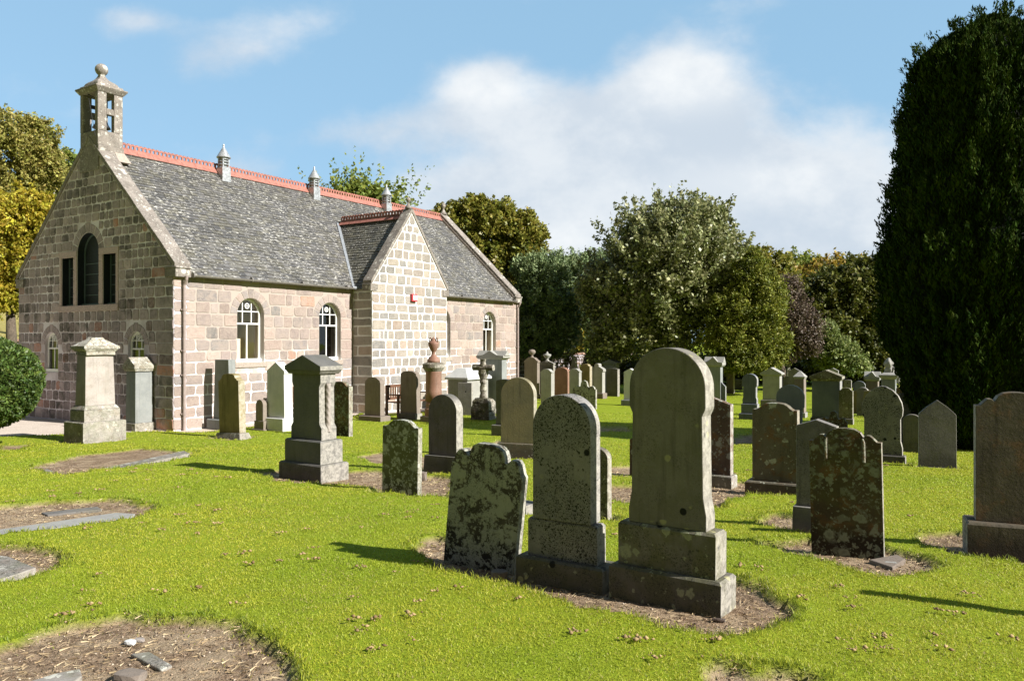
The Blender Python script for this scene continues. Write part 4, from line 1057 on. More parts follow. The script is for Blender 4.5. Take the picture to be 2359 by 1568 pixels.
# rustic cross
def cross():
    P = hit(1113, 966.5); g = gzf(*P); Y = P[1]+.2; root = tag(empty('stone_cross', ((1113-CXV)/FV*Y, Y, g), -R(24)), 'rustic log shaped stone cross rising from a rough rock base', 'cross')
    Z = lambda y: EYE-(y-HV)/FV*Y-g; s_ = Y/FV
    mb = MB(); b = 24*s_
    for z0, z1, a0, a1 in ((-.1, Z(945), b, b*.95), (Z(945), Z(925), b*.95, b*.86), (Z(925), Z(916), b*.86, b*.6)):
        mb.frus((-a0, a0, -a0*.8, a0*.8), (-a1, a1, -a1*.8, a1*.8), z0, z1)
    o = mb.build('rock_base', smat('rustic'), root); roughen(o, .11, 5, 4)
    mb = MB(); n = 14; mb.tube([(math.sin(i*.9)*.008, 0, Z(918)+(Z(826)-Z(918))*i/n) for i in range(n+1)], [(8.8-2.2*math.sin(i/n*2)+1.1*math.sin(i*2.3))*s_ for i in range(n+1)], 12)
    o = mb.build('shaft', smat('rustic'), root); roughen(o, .03, 14, 1)
    mb = MB(); mb.tube([(x*26*s_, 0, Z(846)) for x in (-1, -.6, -.2, .2, .6, 1)], [7.2*s_, 6.6*s_, 7.4*s_, 6.8*s_, 7*s_, 7.4*s_], 12); o = mb.build('cross_arm', smat('rustic'), root); roughen(o, .025, 14, 1)
    mb = MB(); mb.tube([(0, -.0, Z(872)), (0, 0, Z(860)), (0, 0, Z(850))], [8*s_, 12*s_, 12*s_], 12); o = mb.build('wreath', smat('rustic'), root); roughen(o, .03, 14, 1)
cross()
memorial('tall grey classical monument with bracketed pediment behind the stone cross', 'pillar monument', 1098, 1158, 948, .4, [('base', 930, .0, .0, 'pale'), ('shaft', 826, .07, .08, 'bluegrey')], None,
         dict(t='cross_gable', i=-.02, base=.0, yb=827, yt=807, m='pale', dy=.6), m='bluegrey', a=33, soil=0, name='pillar_monument')
# middle lawn -----------------------------------------------------------------
memorial('narrow dark headstone half hidden behind the olive round topped one', 'headstone', 1131.5, 1180, 1005, .26, [('base', 979, 0, 0, 'grey')], dict(k='segment', i=.14, y=873, th=.13, m='darkgrey'), a=33, soil=.05)
memorial('olive brown headstone with full round top and orange lichened edge', 'headstone', 1145, 1235, 1055, .20, [('base', 1020, .0, .0, 'brown')], dict(k='round', i=.075, y=869, th=.15, m='olive_dark'), a=22, soil=.08)
memorial('dark charcoal round topped headstone on a sloping foot, middle of the lawn', 'headstone', 973.3, 1053, 1090.5, .26, [('base', 1050, 0, .03, 'darkgrey')], dict(k='round', i=.095, y=908.5, th=.17, m='darkgrey', off=.02), a=30, soil=.07)
memorial('squat headstone dotted with round white lichens, dipped shoulders and crumbling right edge', 'headstone', 879.5, 961.8, 1138, .085, [], dict(k='serp', y=966, th=.085, m='spotty'), a=28, lean=(.8, 0), soil=.06)
memorial('slim round topped stone peeping out right of the black speckled headstone', 'headstone', 1345, 1399, 1196, .09, [], dict(k='roundflat', y=1030.5, th=.09, m='rustic'), a=34, soil=.06)
memorial('red brown lichen flecked headstone directly behind the tallest one', 'headstone', 1575, 1684, 1118, .24, [('base', 1092, 0, 0, 'monbase')], dict(k='lowpeak', i=.05, y=913, th=.12, m='redbrown'), a=34, soil=.07)
memorial('low dark stone mostly hidden left behind the tallest headstone', 'headstone', 1449.5, 1520, 1094, .12, [], dict(k='segment', y=1006, th=.12, m='redbrown'), a=34, soil=.06)
memorial('small pale kerb block behind the leaning lichened headstone', 'kerb block', 1150, 1211, 1186, .26, [('block', 1160, 0, 0, 'grey')], a=34, soil=.06, name='kerb_block')
# right hand side ----------------------------------------------------------------
memorial('broad brown stained headstone with bowed top on a long low step', 'headstone', 1715, 1846, 1138, .34, [('base', 1112, 0, 0, 'brown')], dict(k='serp', i=.10, y=928.5, th=.15, m='brown', off=.0), a=30, soil=.06)
memorial('tall plain grey peaked headstone half hidden behind the scroll topped one', 'headstone', 1822.7, 1932, 1226, .24, [('base', 1170, 0, .02, 'grey')], dict(k='lowpeak', i=.07, y=967, th=.12, m='grey'), a=31, soil=.08)
def letters(mb, w, Z):
    rn = random.Random(4)
    for r_, (y, half) in enumerate(((1003, .12), (1020, .30), (1031, .28), (1042, .30), (1053, .27), (1064, .24), (1077, .2))):
        z = Z(y+8); x = -half*w
        while x < half*w:
            l = rn.uniform(.004, .012)*1.3; h = .012*(1.25 if r_ == 1 else 1)
            if rn.random() < .72: mb.box(x, x+l, -.0475, -.0445, z, z+h*rn.uniform(.6, 1))
            x += l+rn.uniform(.004, .012)
def incised(root, w, d, Z, mk):
    for sx in (1, -1):
        mb = MB(); mb.tube([(sx*w*.262, -.048, Z(1062)), (sx*w*.262, -.048, Z(1018)), (sx*w*.25, -.048, Z(1008))], [.012, .012, .006], 8); mb.build('side_scroll', smat('brownspot'), root)
memorial('dark brown scroll topped headstone with worn lettering and white lichen patches, right foreground', 'headstone', 1868, 2035, 1279, .085, [], dict(k='scroll', y=986, th=.085, m='brownspot', add=letters), a=30, lean=(-1.2, 0), extra=incised, soil=.06)
memorial('small scrolled brown headstone behind the plain grey peaked one', 'headstone', 1888, 1950, 1022, .12, [], dict(k='lichenogee', y=946, th=.12, m='brownspot'), a=32, soil=.04)
memorial('pointed arch headstone mottled dark grey on a flared foot, right lawn', 'headstone', 1978, 2084, 1067, .2, [('base', 1047, 0, 0, 'darkgrey')], dict(k='gothic', i=.03, y=888.5, th=.12, m='spotgrey'), a=31, soil=.03)
memorial('plain dark slab with straight peaked top on the right lawn', 'headstone', 2115, 2203, 1079, .13, [('foot', 1076, -.02, -.02, 'grey')], dict(k='bigpeak', y=921.5, th=.11, m='darkgrey'), a=24, soil=.03)
memorial('big brown stained headstone with scrolled shoulder cut off by the right picture edge', 'headstone', 2227, 2470, 1296, .34, [('base', 1212, 0, 0, 'umber')], dict(k='scroll', i=.10, y=905, th=.14, m='umber'), a=24, soil=.1)
memorial('plain headstone just beyond the right edge, its thin shadow crossing the foreground lawn', 'headstone', 2590, 2800, 1481, .14, [], dict(k='round', y=1040, th=.12, m='grey'), a=30, soil=.06)
memorial('low round topped dark stone in the shade between the pointed and the straight peaked stones', 'headstone', 2079, 2120, 1043, .14, [], dict(k='roundflat', y=954, th=.14, m='darkgrey'), a=31, soil=0)
memorial('black shaded square headstone behind the pointed arch stone', 'headstone', 2063, 2113, 1022, .16, [], dict(k='shallow', y=906, th=.15, m='darkgrey'), a=31, soil=0)
memorial('pale grey headstone with wide round head behind the broad brown one', 'headstone', 1786, 1852, 1003, .12, [], dict(k='keyhole', y=886, th=.12, m='bluegrey'), a=31, soil=0)
memorial('pale pillar with pyramid cap behind the round headed pale stone', 'pillar monument', 1826, 1853, 962, .36, [('base', 950, -.03, -.03, 'pale'), ('shaft', 872, .07, .09, 'pinkgrey')], None, dict(t='pyramid', i=-.08, base=.06, yb=873, yt=853.5, m='pale'), m='pale', a=31, soil=0, name='pillar_monument')
memorial('pale pedimented pillar left of the pyramid capped one', 'pillar monument', 1751, 1799, 936, .45, [('base', 921, 0, 0, 'grey'), ('shaft', 864, .09, .09, 'pale')], None, dict(t='pediment', i=-.04, base=.02, yb=865, yt=846, m='pale', lip=.3), m='pale', a=31, soil=0, name='pillar_monument')
memorial('dark blue grey headstone with full round head on two dark steps', 'headstone', 1701, 1747, 967, .34, [('base', 952, 0, 0, 'bluedark'), ('plinth', 930, .10, .10, 'bluedark')], dict(k='keyhole', i=.11, y=860.5, th=.16, m='bluedark'), a=31, soil=0)
memorial('massive dark blue monument with low curved pediment and pale pilasters', 'pillar monument', 1867, 1936, 975, .42, [('base', 962, -.02, -.02, 'darkgrey'), ('shaft', 876, .03, .03, 'bluedark')], None, dict(t='pediment', i=-.05, base=.0, yb=877, yt=851.5, m='rustic', lip=.42), m='bluedark', a=31, soil=0, name='pillar_monument')
memorial('grey brown stepped headstone touching the dark blue monument on its right', 'headstone', 1930, 1964, 978, .2, [('base', 964, 0, 0, 'grey')], dict(k='serp2', i=.03, y=893, th=.13, m='rustic'), a=31, soil=0)
far = [  # label, xl, xr, ybase, ytop, kind, mat, depth
 ('small grey headstone with low arch right of the stepped one', 1972, 1998, 958, 892, 'roundflat', 'grey', .3),
 ('flat topped rusty brown slab left of the pointed arch stone', 1988, 2010, 960, 899, 'shallow', 'olive_dark', .16),
 ('tall grey slab with shouldered top seen behind the pyramid cap', 1814, 1843, 926, 847, 'peak', 'grey', .16),
 ('narrow pale gabled slab behind the dark blue monument', 1905, 1930, 925, 847, 'peak', 'pale', .16),
 ('grey shouldered slab in the back row right of the dark blue monument', 1942, 1960, 935, 874, 'segment', 'grey', .16),
 ('dark round topped slab in the back row with twigs above it', 1963, 1992, 935, 877, 'roundflat', 'bluedark', .16),
 ('little rusty scroll headstone in the back row', 1960, 1985, 952, 899, 'serp2', 'olive', .14),
 ('brown double humped headstone under the draped urn', 2063, 2106, 965, 888, 'serp', 'redbrown', .16),
 ('olive slab at the shadow edge right of the urn pedestal', 2092, 2118, 975, 893, 'lowpeak', 'olive_dark', .16),
 ('lichened knob topped headstone on the far lawn between the two foreground round stones', 1317, 1371, 942, 875.5, 'lichenogee', 'lichened', .14),
 ('pale grey shouldered headstone, leftmost of the row by the churchyard wall', 1242.5, 1269, 929, 849.5, 'shoulder', 'pale', .3),
 ('salmon pink headstone with sloping shoulders in the row by the wall', 1275.5, 1306, 921, 846, 'clipped', 'pink', .3),
 ('pale grey dome topped headstone right of the salmon pink one', 1308.5, 1333, 925, 848.5, 'shoulder', 'pale', .3),
 ('dark brown scroll headstone under a sloping cap in the row by the wall', 1334, 1357, 918, 838, 'serp2', 'olive', .3),
 ('black headstone in the tree shade by the wall', 1396, 1421, 913, 848, 'shallow', 'darkgrey', .3),
 ('blue grey slab with sloping top hard behind the tallest headstone', 1641, 1670, 925, 862, 'slanted', 'bluedark', .16),
 ('olive green slab with a thin pale edge on the far lawn', 1672, 1688, 906, 850, 'flat', 'olive_dark', .3),
 ('small pale block headstone beside the olive slab', 1691, 1708, 897, 873, 'flat', 'grey', .2),
 ('dark headstone far behind the pale pedimented pillar', 1803, 1817, 925, 866, 'round', 'darkgrey', .16)]
for lb, xl, xr, yb, yt, k_, mm, d_ in far:
    memorial(lb, 'headstone', xl, xr, yb, d_, [], dict(k=k_, y=yt, th=d_*.7, m=mm), a=31, soil=0)
def _fin2(root, w, Z):
    mb = MB(); z = Z(830); mb.lathe([(.12, -.06), (.08, 0), (.04, .06), (.12, .14), (.16, .2), (.15, .24), (.05, .27), (.03, .33), (.01, .35)], 0, 0, z, 14); mb.build('urn', smat('pale'), root, smooth=True)
def _fin(root, w, Z):
    mb = MB(); z = Z(823); mb.lathe([(.09, -.03), (.07, .02), (.04, .06), (.04, .09), (.12, .16), (.14, .22), (.10, .29), (.02, .31)], 0, 0, z, 14); mb.build('urn', smat('pinkgrey'), root, smooth=True)
memorial('tall pink headstone with baluster edges and a small finial beside the church corner', 'headstone', 1205, 1239, 918, .22, [('base', 908, -.02, -.02, 'pinkgrey')], dict(k='shoulder', i=.03, y=822.5, th=.2, m='pinkgrey'), a=31, soil=0,
         extra=lambda root, w, d, Z, mk: _fin(root, w, Z))

memorial('tall pale ogee headstone with broad base, centre of the row by the wall', 'headstone', 1356, 1388, 918, .4, [('base', 905, 0, 0, 'pinkgrey')], dict(k='tallogee', i=.03, y=837, th=.26, m='pale'), a=31, soil=0)
memorial('dark blue pedimented pillar in the tree shade by the wall', 'pillar monument', 1388, 1420, 905, .4, [('shaft', 838, .06, .06, 'bluedark')], None, dict(t='pediment', i=-.05, base=.0, yb=839, yt=827, m='bluedark'), m='bluedark', a=31, soil=0, name='pillar_monument')
memorial('white peaked headstone on a grey block left of the tallest headstone', 'headstone', 1430, 1466, 935, .4, [('base', 921, 0, 0, 'bluegrey')], dict(k='peak', i=.10, y=848.5, th=.2, m='white'), a=31, soil=0)
memorial('steep dark triangular gravestone with a pale ridge against the wall', 'headstone', 1304, 1334, 906, .3, [], dict(k='triangle', y=818.5, th=.2, m='darkgrey'), a=31, soil=0)
memorial('pedimented grey monument rising right behind the tallest headstone', 'pillar monument', 1622, 1662, 925, .4, [('shaft', 843, .10, .10, 'bluegrey')], None, dict(t='cross_gable', i=-.04, base=.0, yb=844, yt=821, m='pale'), m='bluegrey', a=31, soil=0, name='pillar_monument')
memorial('pale gabled pillar with side column left of the draped urn pedestal', 'pillar monument', 1991, 2024, 950, .4, [('shaft', 876, .09, .09, 'pinkgrey')], None, dict(t='cross_gable', i=-.05, base=.0, yb=877, yt=855, m='pale'), m='pale', a=31, soil=0, name='pillar_monument')
memorial('dark urn topped monument behind the pale shouldered headstone by the wall', 'pillar monument', 1235, 1277, 916, .3, [('shaft', 840, .10, .12, 'darkgrey')], None, dict(t='pediment', i=-.0, base=.1, yb=841, yt=829, m='grey'), m='darkgrey', a=31, soil=0, name='pillar_monument',
         extra=lambda root, w, d, Z, mk: _fin2(root, w, Z))
def _statue():
    P = hit(2045, 955); g = gzf(*P); Y = P[1]; root = tag(empty('urn_monument', ((2047-CXV)/FV*Y, Y, g), -R(31)), 'pale weathered pedestal carrying a tall draped urn', 'pillar monument')
    Z = lambda y: EYE-(y-HV)/FV*Y-g; s_ = Y/FV
    mb = MB(); b = 14.5*s_; mb.box(-b, b, -b, b, -.1, Z(873)); mb.build('shaft', smat('bluegrey'), root, bevel=.01)
    mb = MB(); b2 = 20*s_; mb.frus((-b, b, -b, b), (-b2, b2, -b2, b2), Z(873)+.001, Z(866)); mb.box(-b2, b2, -b2, b2, Z(866)+.001, Z(862)); mb.frus((-b2*.9, b2*.9, -b2*.9, b2*.9), (-b*.7, b*.7, -b*.7, b*.7), Z(862)+.001, Z(857)); mb.build('cornice', smat('pale'), root, bevel=.01)
    mb = MB(); pr = [(9, 857), (9.5, 850), (8, 846), (9.5, 842), (11, 838), (10, 833), (6.5, 828), (3.5, 825), (.4, 823.5)]
    vs = []; seg = 22; ys = np.linspace(0, len(pr)-1, 34)
    for i, f in enumerate(ys):
        r = np.interp(f, range(len(pr)), [p[0] for p in pr]); y = np.interp(f, range(len(pr)), [p[1] for p in pr])
        for k in range(seg):
            q = 2*math.pi*k/seg; rr = r*s_*(1+.13*math.sin(5*q+i*.12)+.07*math.sin(9*q-i*.3)); vs.append((rr*math.cos(q), rr*math.sin(q), Z(y)))
    n = len(ys); mb.add(vs, [(i*seg+k, i*seg+(k+1) % seg, (i+1)*seg+(k+1) % seg, (i+1)*seg+k) for i in range(n-1) for k in range(seg)])
    mb.build('draped_urn', smat('pale'), root, smooth=True)
    mb = MB(); mb.tube([(9*s_, -.03, Z(846)), (15*s_, -.05, Z(851)), (19*s_, -.06, Z(858)), (20*s_, -.05, Z(868)), (19*s_, -.04, Z(878)), (23*s_, -.05, Z(884))], [3.2*s_, 4*s_, 4.5*s_, 4.2*s_, 3.5*s_, 1.5*s_], 8); mb.build('drapery', smat('pale'), root, smooth=True)
_statue()
# benches against the church wall
def bench(xc, yb, label):
    P = hit(xc, yb); root = tag(empty('garden_bench', (P[0], P[1], gzf(*P)), TH), label, 'bench')
    mb = MB()
    for i in range(4): mb.box(-.72, .72, -.22+i*.115, -.22+i*.115+.09, .42, .445)
    mb.build('seat', M['wood'], root)
    mb = MB(); mb.box(-.72, .72, .20, .24, .85, .93); mb.box(-.72, .72, .20, .24, .5, .56)
    for i in range(14): mb.box(-.66+i*.1, -.62+i*.1, .21, .235, .56, .85)
    mb.build('backrest', M['wood'], root)
    for sx in (-.75, .70):
        mb = MB(); mb.box(sx, sx+.06, -.24, -.18, -.05, .64); mb.build('leg', M['wood'], root)
        mb = MB(); mb.box(sx, sx+.06, .19, .25, -.05, .93); mb.build('leg', M['wood'], root)
        mb = MB(); mb.box(sx-.005, sx+.065, -.27, .19, .641, .675); mb.build('armrest', M['wood'], root)
bench(697, 968, 'dark red slatted wooden bench between the white slab and the pedimented pillar')
bench(942, 957, 'dark slatted wooden bench behind the pink column by the transept')
# flat ledgers and loose stones
def ledger(label, pts, th, mm, tilt=0):
    G = [hit(*p) for p in pts]; cx = sum(p[0] for p in G)/len(G); cy = sum(p[1] for p in G)/len(G); g = gzf(cx, cy)-.03
    mb = MB(); poly = [(x-cx, y-cy) for x, y in G]
    if area(poly) < 0: poly = poly[::-1]
    mb.prism(poly, lambda u, v, d_: (u, v, d_), th, -.08)
    o = mb.build('ledger_stone', smat(mm), None, bevel=.008, loc=(cx, cy, g)); tag(o, label, 'ledger stone'); return o
ledger('long sunken ledger stone nearest the path, earth over its middle', [(96, 1080), (150, 1091), (437, 1050), (424, 1046), (150, 1084), (108, 1076)], .02, 'monbase')
ledger('sunken ledger stone with pale front edge in the second bare patch', [(-60, 1216), (0, 1225), (300, 1187), (312, 1178), (268, 1177), (0, 1212), (-60, 1208)], .016, 'pale')
ledger('corner of a buried ledger at the back of the second bare patch', [(95, 1174), (225, 1162), (235, 1168), (110, 1180)], .012, 'grey')
ledger('bare pale ledger corner at the left edge with a small hole', [(-60, 1338), (0, 1334), (84, 1308), (20, 1286), (-60, 1278)], .045, 'monbase')
ledger('half buried flat slab fragment in the nearest bare patch', [(300, 1494), (345, 1489), (398, 1517), (372, 1528)], .006, 'monbase')
ledger('buried slab edge at the very bottom left', [(30, 1568), (130, 1540), (185, 1530), (190, 1545), (120, 1600)], .012, 'monbase')
ledger('flat foot slab beside the scroll topped headstone', [(2000, 1284), (2065, 1274), (2085, 1283), (2055, 1300)], .02, 'pinkgrey')
def rock(xc, yc, s_, label, mm, sq=(1, .7, .55)):
    P = hit(xc, yc); bm = bmesh.new(); bmesh.ops.create_icosphere(bm, subdivisions=2, radius=s_)
    rn = random.Random(int(xc)); 
    for v in bm.verts:
        f = 1+.25*float(vnoise(v.co.x/s_*1.3+xc, v.co.y/s_*1.3+v.co.z/s_, 9)); v.co = Vector((max(-.8*s_, min(.8*s_, v.co.x*1.2))*sq[0]*f, v.co.y*sq[1]*f, max(-.5*s_, min(.62*s_, v.co.z*1.2))*sq[2]*f))
    me = bpy.data.meshes.new('loose_stone'); bm.to_mesh(me); bm.free(); me.materials.append(smat(mm))
    o = bpy.data.objects.new('loose_stone', me); COL.objects.link(o); o.location = (P[0], P[1], gzf(*P)+s_*sq[2]*.3-.03); o.rotation_euler = (0, 0, rn.uniform(-.5, .1)); tag(o, label, 'stone'); return o
rock(1149, 1322, .075, 'chunky broken pink stone lying at the foot of the leaning headstone', 'pinkgrey', (1, .75, .85))
rock(300, 1468, .035, 'round white pebble in the nearest bare patch', 'white')
rock(322, 1462, .03, 'small buff stone beside the white pebble', 'monument')
rock(300, 1548, .075, 'flat pink stone near the bottom left edge', 'pinkgrey', (1.2, .7, .5))
rock(2050, 1290, .05, 'pale stone chip on the foot slab by the scroll topped headstone', 'pale', (1, .6, .4))
rock(2140, 1385, .0, 'x', 'white') if False else None
rock(1655, 1416, .035, 'reddish stone chip under the tallest headstone', 'redbrown', (1.3, .5, .4))
rock(975, 1098, .07, 'rough little stump of stone behind the white spotted headstone', 'pinkgrey', (.8, .8, 1.6))
# churchyard walls
def rubble_wall(a, b, h, th, label, zf=None):
    A_ = Vector((*a, 0)); B_ = Vector((*b, 0)); L = (B_-A_).length; ang = math.atan2(b[1]-a[1], b[0]-a[0]); zb = min(gzf(*a), gzf(*b))
    root = tag(empty('churchyard_wall', (a[0], a[1], zb), ang), label, 'wall')
    mb = MB(); mb.box(0, L, 0, th, -.5, h)
    r2 = random.Random(3); masonry(mb, lambda u, v, d_: (u, d_, v), 0, L, 0, h-.05, r2, (), (), course=.19, gap=.03, lens=(.15, .4), proud=.03, quoins=False)
    mb.build('wall', [M['mor_gab'], M['blk_rub']], root)
    mb = MB(); x = 0
    while x < L: l = min(r2.uniform(.6, 1), L-x); mb.box(x+.004, x+l-.004, -.06, th+.06, h+.001, h+.09+r2.uniform(0, .015)); x += l
    mb.build('coping', M['terr_cope'], root, bevel=.01)
M['blk_rub'] = block_mat('rubble', [(.15, .12, .10), (.2, .16, .13), (.12, .1, .085), (.25, .17, .12)], .5, .3, .3)
M['terr_cope'] = simple('pinkish_coping', (.36, .22, .17), .8, 12, .3, .3)
def gp(x, Y): return ((x-CXV)/FV*Y, Y)
rubble_wall(gp(1150, 37), gp(1560, 45), EYE-(821-HV)/FV*38+.62, .4, 'dark rubble churchyard wall with pinkish coping stones under the trees')
rubble_wall(gp(-260, 31), gp(70, 31.5), EYE-(781-HV)/FV*31-float(gz(*gp(0, 31))), .4, 'low pale stone wall below the grassy bank behind the clipped yew')
# ---------------------------------------------------------------- lawn, bare earth, path
POLY = [[(945, 1255), (1000, 1240), (1190, 1290), (1400, 1330), (1680, 1330), (1745, 1345), (1805, 1380), (1795, 1415), (1700, 1450), (1590, 1440), (1450, 1408), (1330, 1384), (1190, 1346), (1010, 1302)],
 [(-150, 1500), (20, 1490), (150, 1432), (330, 1415), (470, 1427), (590, 1500), (665, 1568), (640, 1660), (-150, 1660)],
 [(-150, 1250), (60, 1255), (150, 1300), (60, 1337), (-150, 1350)], [(-150, 1180), (100, 1155), (230, 1150), (372, 1166), (300, 1192), (0, 1228), (-150, 1235)],
 [(75, 1075), (200, 1045), (330, 1031), (455, 1040), (430, 1052), (250, 1078), (150, 1093)], [(598, 1088), (650, 1107), (790, 1114), (880, 1122), (1030, 1140), (1035, 1100), (880, 1083), (790, 1085), (640, 1080)],
 [(1625, 1115), (1720, 1108), (1850, 1120), (1855, 1137), (1700, 1137), (1640, 1168), (1400, 1150), (1400, 1120)], [(1750, 1200), (1790, 1185), (1870, 1198), (1870, 1228), (1800, 1215)],
 [(1765, 1248), (1860, 1245), (2040, 1265), (2130, 1285), (2128, 1312), (2050, 1325), (1950, 1300), (1830, 1275)], [(2120, 1240), (2200, 1228), (2420, 1270), (2420, 1305), (2240, 1278)],
 [(825, 1050), (880, 1040), (1000, 1050), (1150, 1012), (1165, 1030), (1000, 1062), (960, 1082), (870, 1062)], [(1410, 1073), (1460, 1073), (1455, 1097), (1415, 1092)],
 [(1640, 1568), (1680, 1545), (1780, 1535), (1860, 1568), (1820, 1660), (1640, 1660)], [(1320, 985), (1440, 980), (1445, 988), (1330, 994)], [(1690, 1005), (1760, 1000), (1750, 1018), (1695, 1022)], [(0, 1025), (60, 1022), (40, 1034), (0, 1036)]]
GP = [np.array([hit(*p) for p in pl]) for pl in POLY]
def seg_sdf(px, py, poly):
    """signed distance to polygon, negative inside"""
    d = np.full(px.shape, 1e9); ins = np.zeros(px.shape, bool); n = len(poly)
    for i in range(n):
        ax, ay = poly[i]; bx, by = poly[(i+1) % n]; ex, ey = bx-ax, by-ay; wx, wy = px-ax, py-ay
        t_ = np.clip((wx*ex+wy*ey)/(ex*ex+ey*ey+1e-12), 0, 1); d = np.minimum(d, (wx-ex*t_)**2+(wy-ey*t_)**2)
        c = ((ay > py) != (by > py)) & (px < (bx-ax)*(py-ay)/(by-ay+1e-12)+ax); ins ^= c
    d = np.sqrt(d); return np.where(ins, -d, d)
def soil_sdf(x, y):
    """negative in bare earth, in metres"""
    x = np.asarray(x, float); y = np.asarray(y, float); s = np.full(x.shape, 9.0)
    wx = x+vnoise(x*2.3, y*2.3, 21)*.16; wy = y+vnoise(x*2.3, y*2.3, 22)*.16
    for pl in GP:
        m_ = (x > pl[:, 0].min()-.6) & (x < pl[:, 0].max()+.6) & (y > pl[:, 1].min()-.6) & (y < pl[:, 1].max()+.6)
        if m_.any(): s[m_] = np.minimum(s[m_], seg_sdf(wx[m_], wy[m_], pl)-.06)
    for cx, cy, hw, hd, A, mg in SOILRECTS:
        dx, dy = wx-cx, wy-cy; u = dx*math.cos(A)-dy*math.sin(A); v = dx*math.sin(A)+dy*math.cos(A)
        q = np.hypot(np.maximum(np.abs(u)-hw, 0), np.maximum(np.abs(v)-hd, 0)); s = np.minimum(s, q-mg-.035)
    return s+vnoise(x*5, y*5, 25)*.10+vnoise(x*11, y*11, 23)*.07+vnoise(x*31, y*31, 24)*.045
def church_local(x, y):
    dx, dy = x-C0[0], y-C0[1]; return dx*math.cos(TH)+dy*math.sin(TH), -dx*math.sin(TH)+dy*math.cos(TH)
pA = hit(-40, 1004); pB = hit(405, 989.5)
def path_m(x, y):
    """positive on the gravel beside the church"""
    u, v = church_local(np.asarray(x, float), np.asarray(y, float))
    ex, ey = pB[0]-pA[0], pB[1]-pA[1]; L = math.hypot(ex, ey)
    s1 = ((x-pA[0])*(-ey)+(y-pA[1])*ex)/L           # behind the lawn edge line
    a = np.minimum(np.minimum(s1, v+.3), np.minimum(.3-u, 40+u))
    b = np.minimum(np.minimum(v+.75, .3-v), np.minimum(u+.1, LEN+1-u))
    b2 = np.minimum(np.minimum(v+TP+.7, .3-v), np.minimum(u-TX0+.6, TX1+.6-u))
    return np.maximum(np.maximum(a, b), b2)+vnoise(x*4, y*4, 31)*.08
def axis(lo, hi, st, far):
    a = list(np.arange(lo, hi, st)); s = st; x = lo; L = []
    while x > -far: s *= 1.25; x -= s; L.append(x)
    Rr = []; x = a[-1]; s = st
    while x < far: s *= 1.25; x += s; Rr.append(x)
    return np.array(L[::-1]+a+Rr)
X1 = axis(-9.5, 9.5, .045, 700); Y1 = axis(2.2, 15.5, .045, 900)
gx, gy = np.meshgrid(X1, Y1)
z = gz(gx, gy); sd = soil_sdf(gx, gy); pm = path_m(gx, gy)
soil = np.clip((.015-sd)/.05, 0, 1)
near = np.clip((14-gy)/4, 0, 1)
z = z-soil*.042+(vnoise(gx*17, gy*17, 41)*.016+vnoise(gx*45, gy*45, 42)*.008)*soil*near
z = z+np.where((sd > 0) & (sd < .3), .018*np.clip(1-sd/.25, 0, 1), 0)*near
z = z+(vnoise(gx*5, gy*5, 43)*.012)*near*(1-soil)
z = z-np.clip(pm/.12, 0, 1)*.05
# pit cut for the church floor is not needed: walls go below grade
ny, nx = gx.shape
idx = np.arange(nx*ny).reshape(ny, nx)
fc = np.stack([idx[:-1, :-1], idx[:-1, 1:], idx[1:, 1:], idx[1:, :-1]], -1).reshape(-1)
att = np.stack([soil, np.zeros_like(soil), np.clip(.5+sd*2, 0, 1)], -1).reshape(-1, 3)
m_, t = mat('lawn'); pos = t.n('ShaderNodeNewGeometry').outputs['Position']
s = t.n('ShaderNodeSeparateColor', {0: t.n('ShaderNodeAttribute', attribute_name='blk').outputs['Color']})
n1 = t.noise(pos, .55, 5, .6); n2 = t.noise(pos, 4.5, 5, .65); n3 = t.noise(pos, 55, 4, .7); n4 = t.noise(pos, 14, 4, .7)
g = t.mix(t.ramp(n1, .35, .65), (.30, .35, .024), (.37, .385, .036))
g = t.mix(t.ramp(n2, .38, .66), g, (.29, .375, .02)); g = t.mix(t.m('MULTIPLY', t.ramp(n3, .3, .7), .6), tuple(x*1.0 for x in (.17, .22, .014)), g)
g = t.mix(t.m('MULTIPLY', t.ramp(n4, .58, .72), .45), g, (.30, .24, .08))
e = t.mix(t.ramp(t.noise(pos, 22, 5, .75), .35, .65), (.12, .078, .048), (.34, .24, .155))
e = t.mix(t.m('MULTIPLY', t.ramp(t.noise(pos, 3.3, 4, .6), .45, .6), .7), e, (.38, .29, .19))
e = t.mix(t.ramp(t.noise(pos, 90, 3, .8), .6, .7), e, (.48, .42, .34))
e = t.mix(t.ramp(t.noise(pos, 70, 3, .8), .42, .34), e, (.03, .02, .014))
g = t.mix(t.ramp(t.n('ShaderNodeSeparateXYZ', {0: pos}).outputs[2], .6, 1.6), g, t.mix(t.ramp(n4, .35, .65), (.22, .21, .05), (.36, .28, .11)))
c = t.mix(s.outputs[0], g, e)
finish(t, c, .95, t.m('ADD', n3, t.m('MULTIPLY', t.noise(pos, 40, 4, .8), 1.2)), .8, .02, .1)
M['lawn'] = m_
go = np_mesh('ground', np.stack([gx, gy, z], -1).reshape(-1, 3), fc, 4, M['lawn'], att); go['kind'] = 'structure'
go.data.shade_smooth()
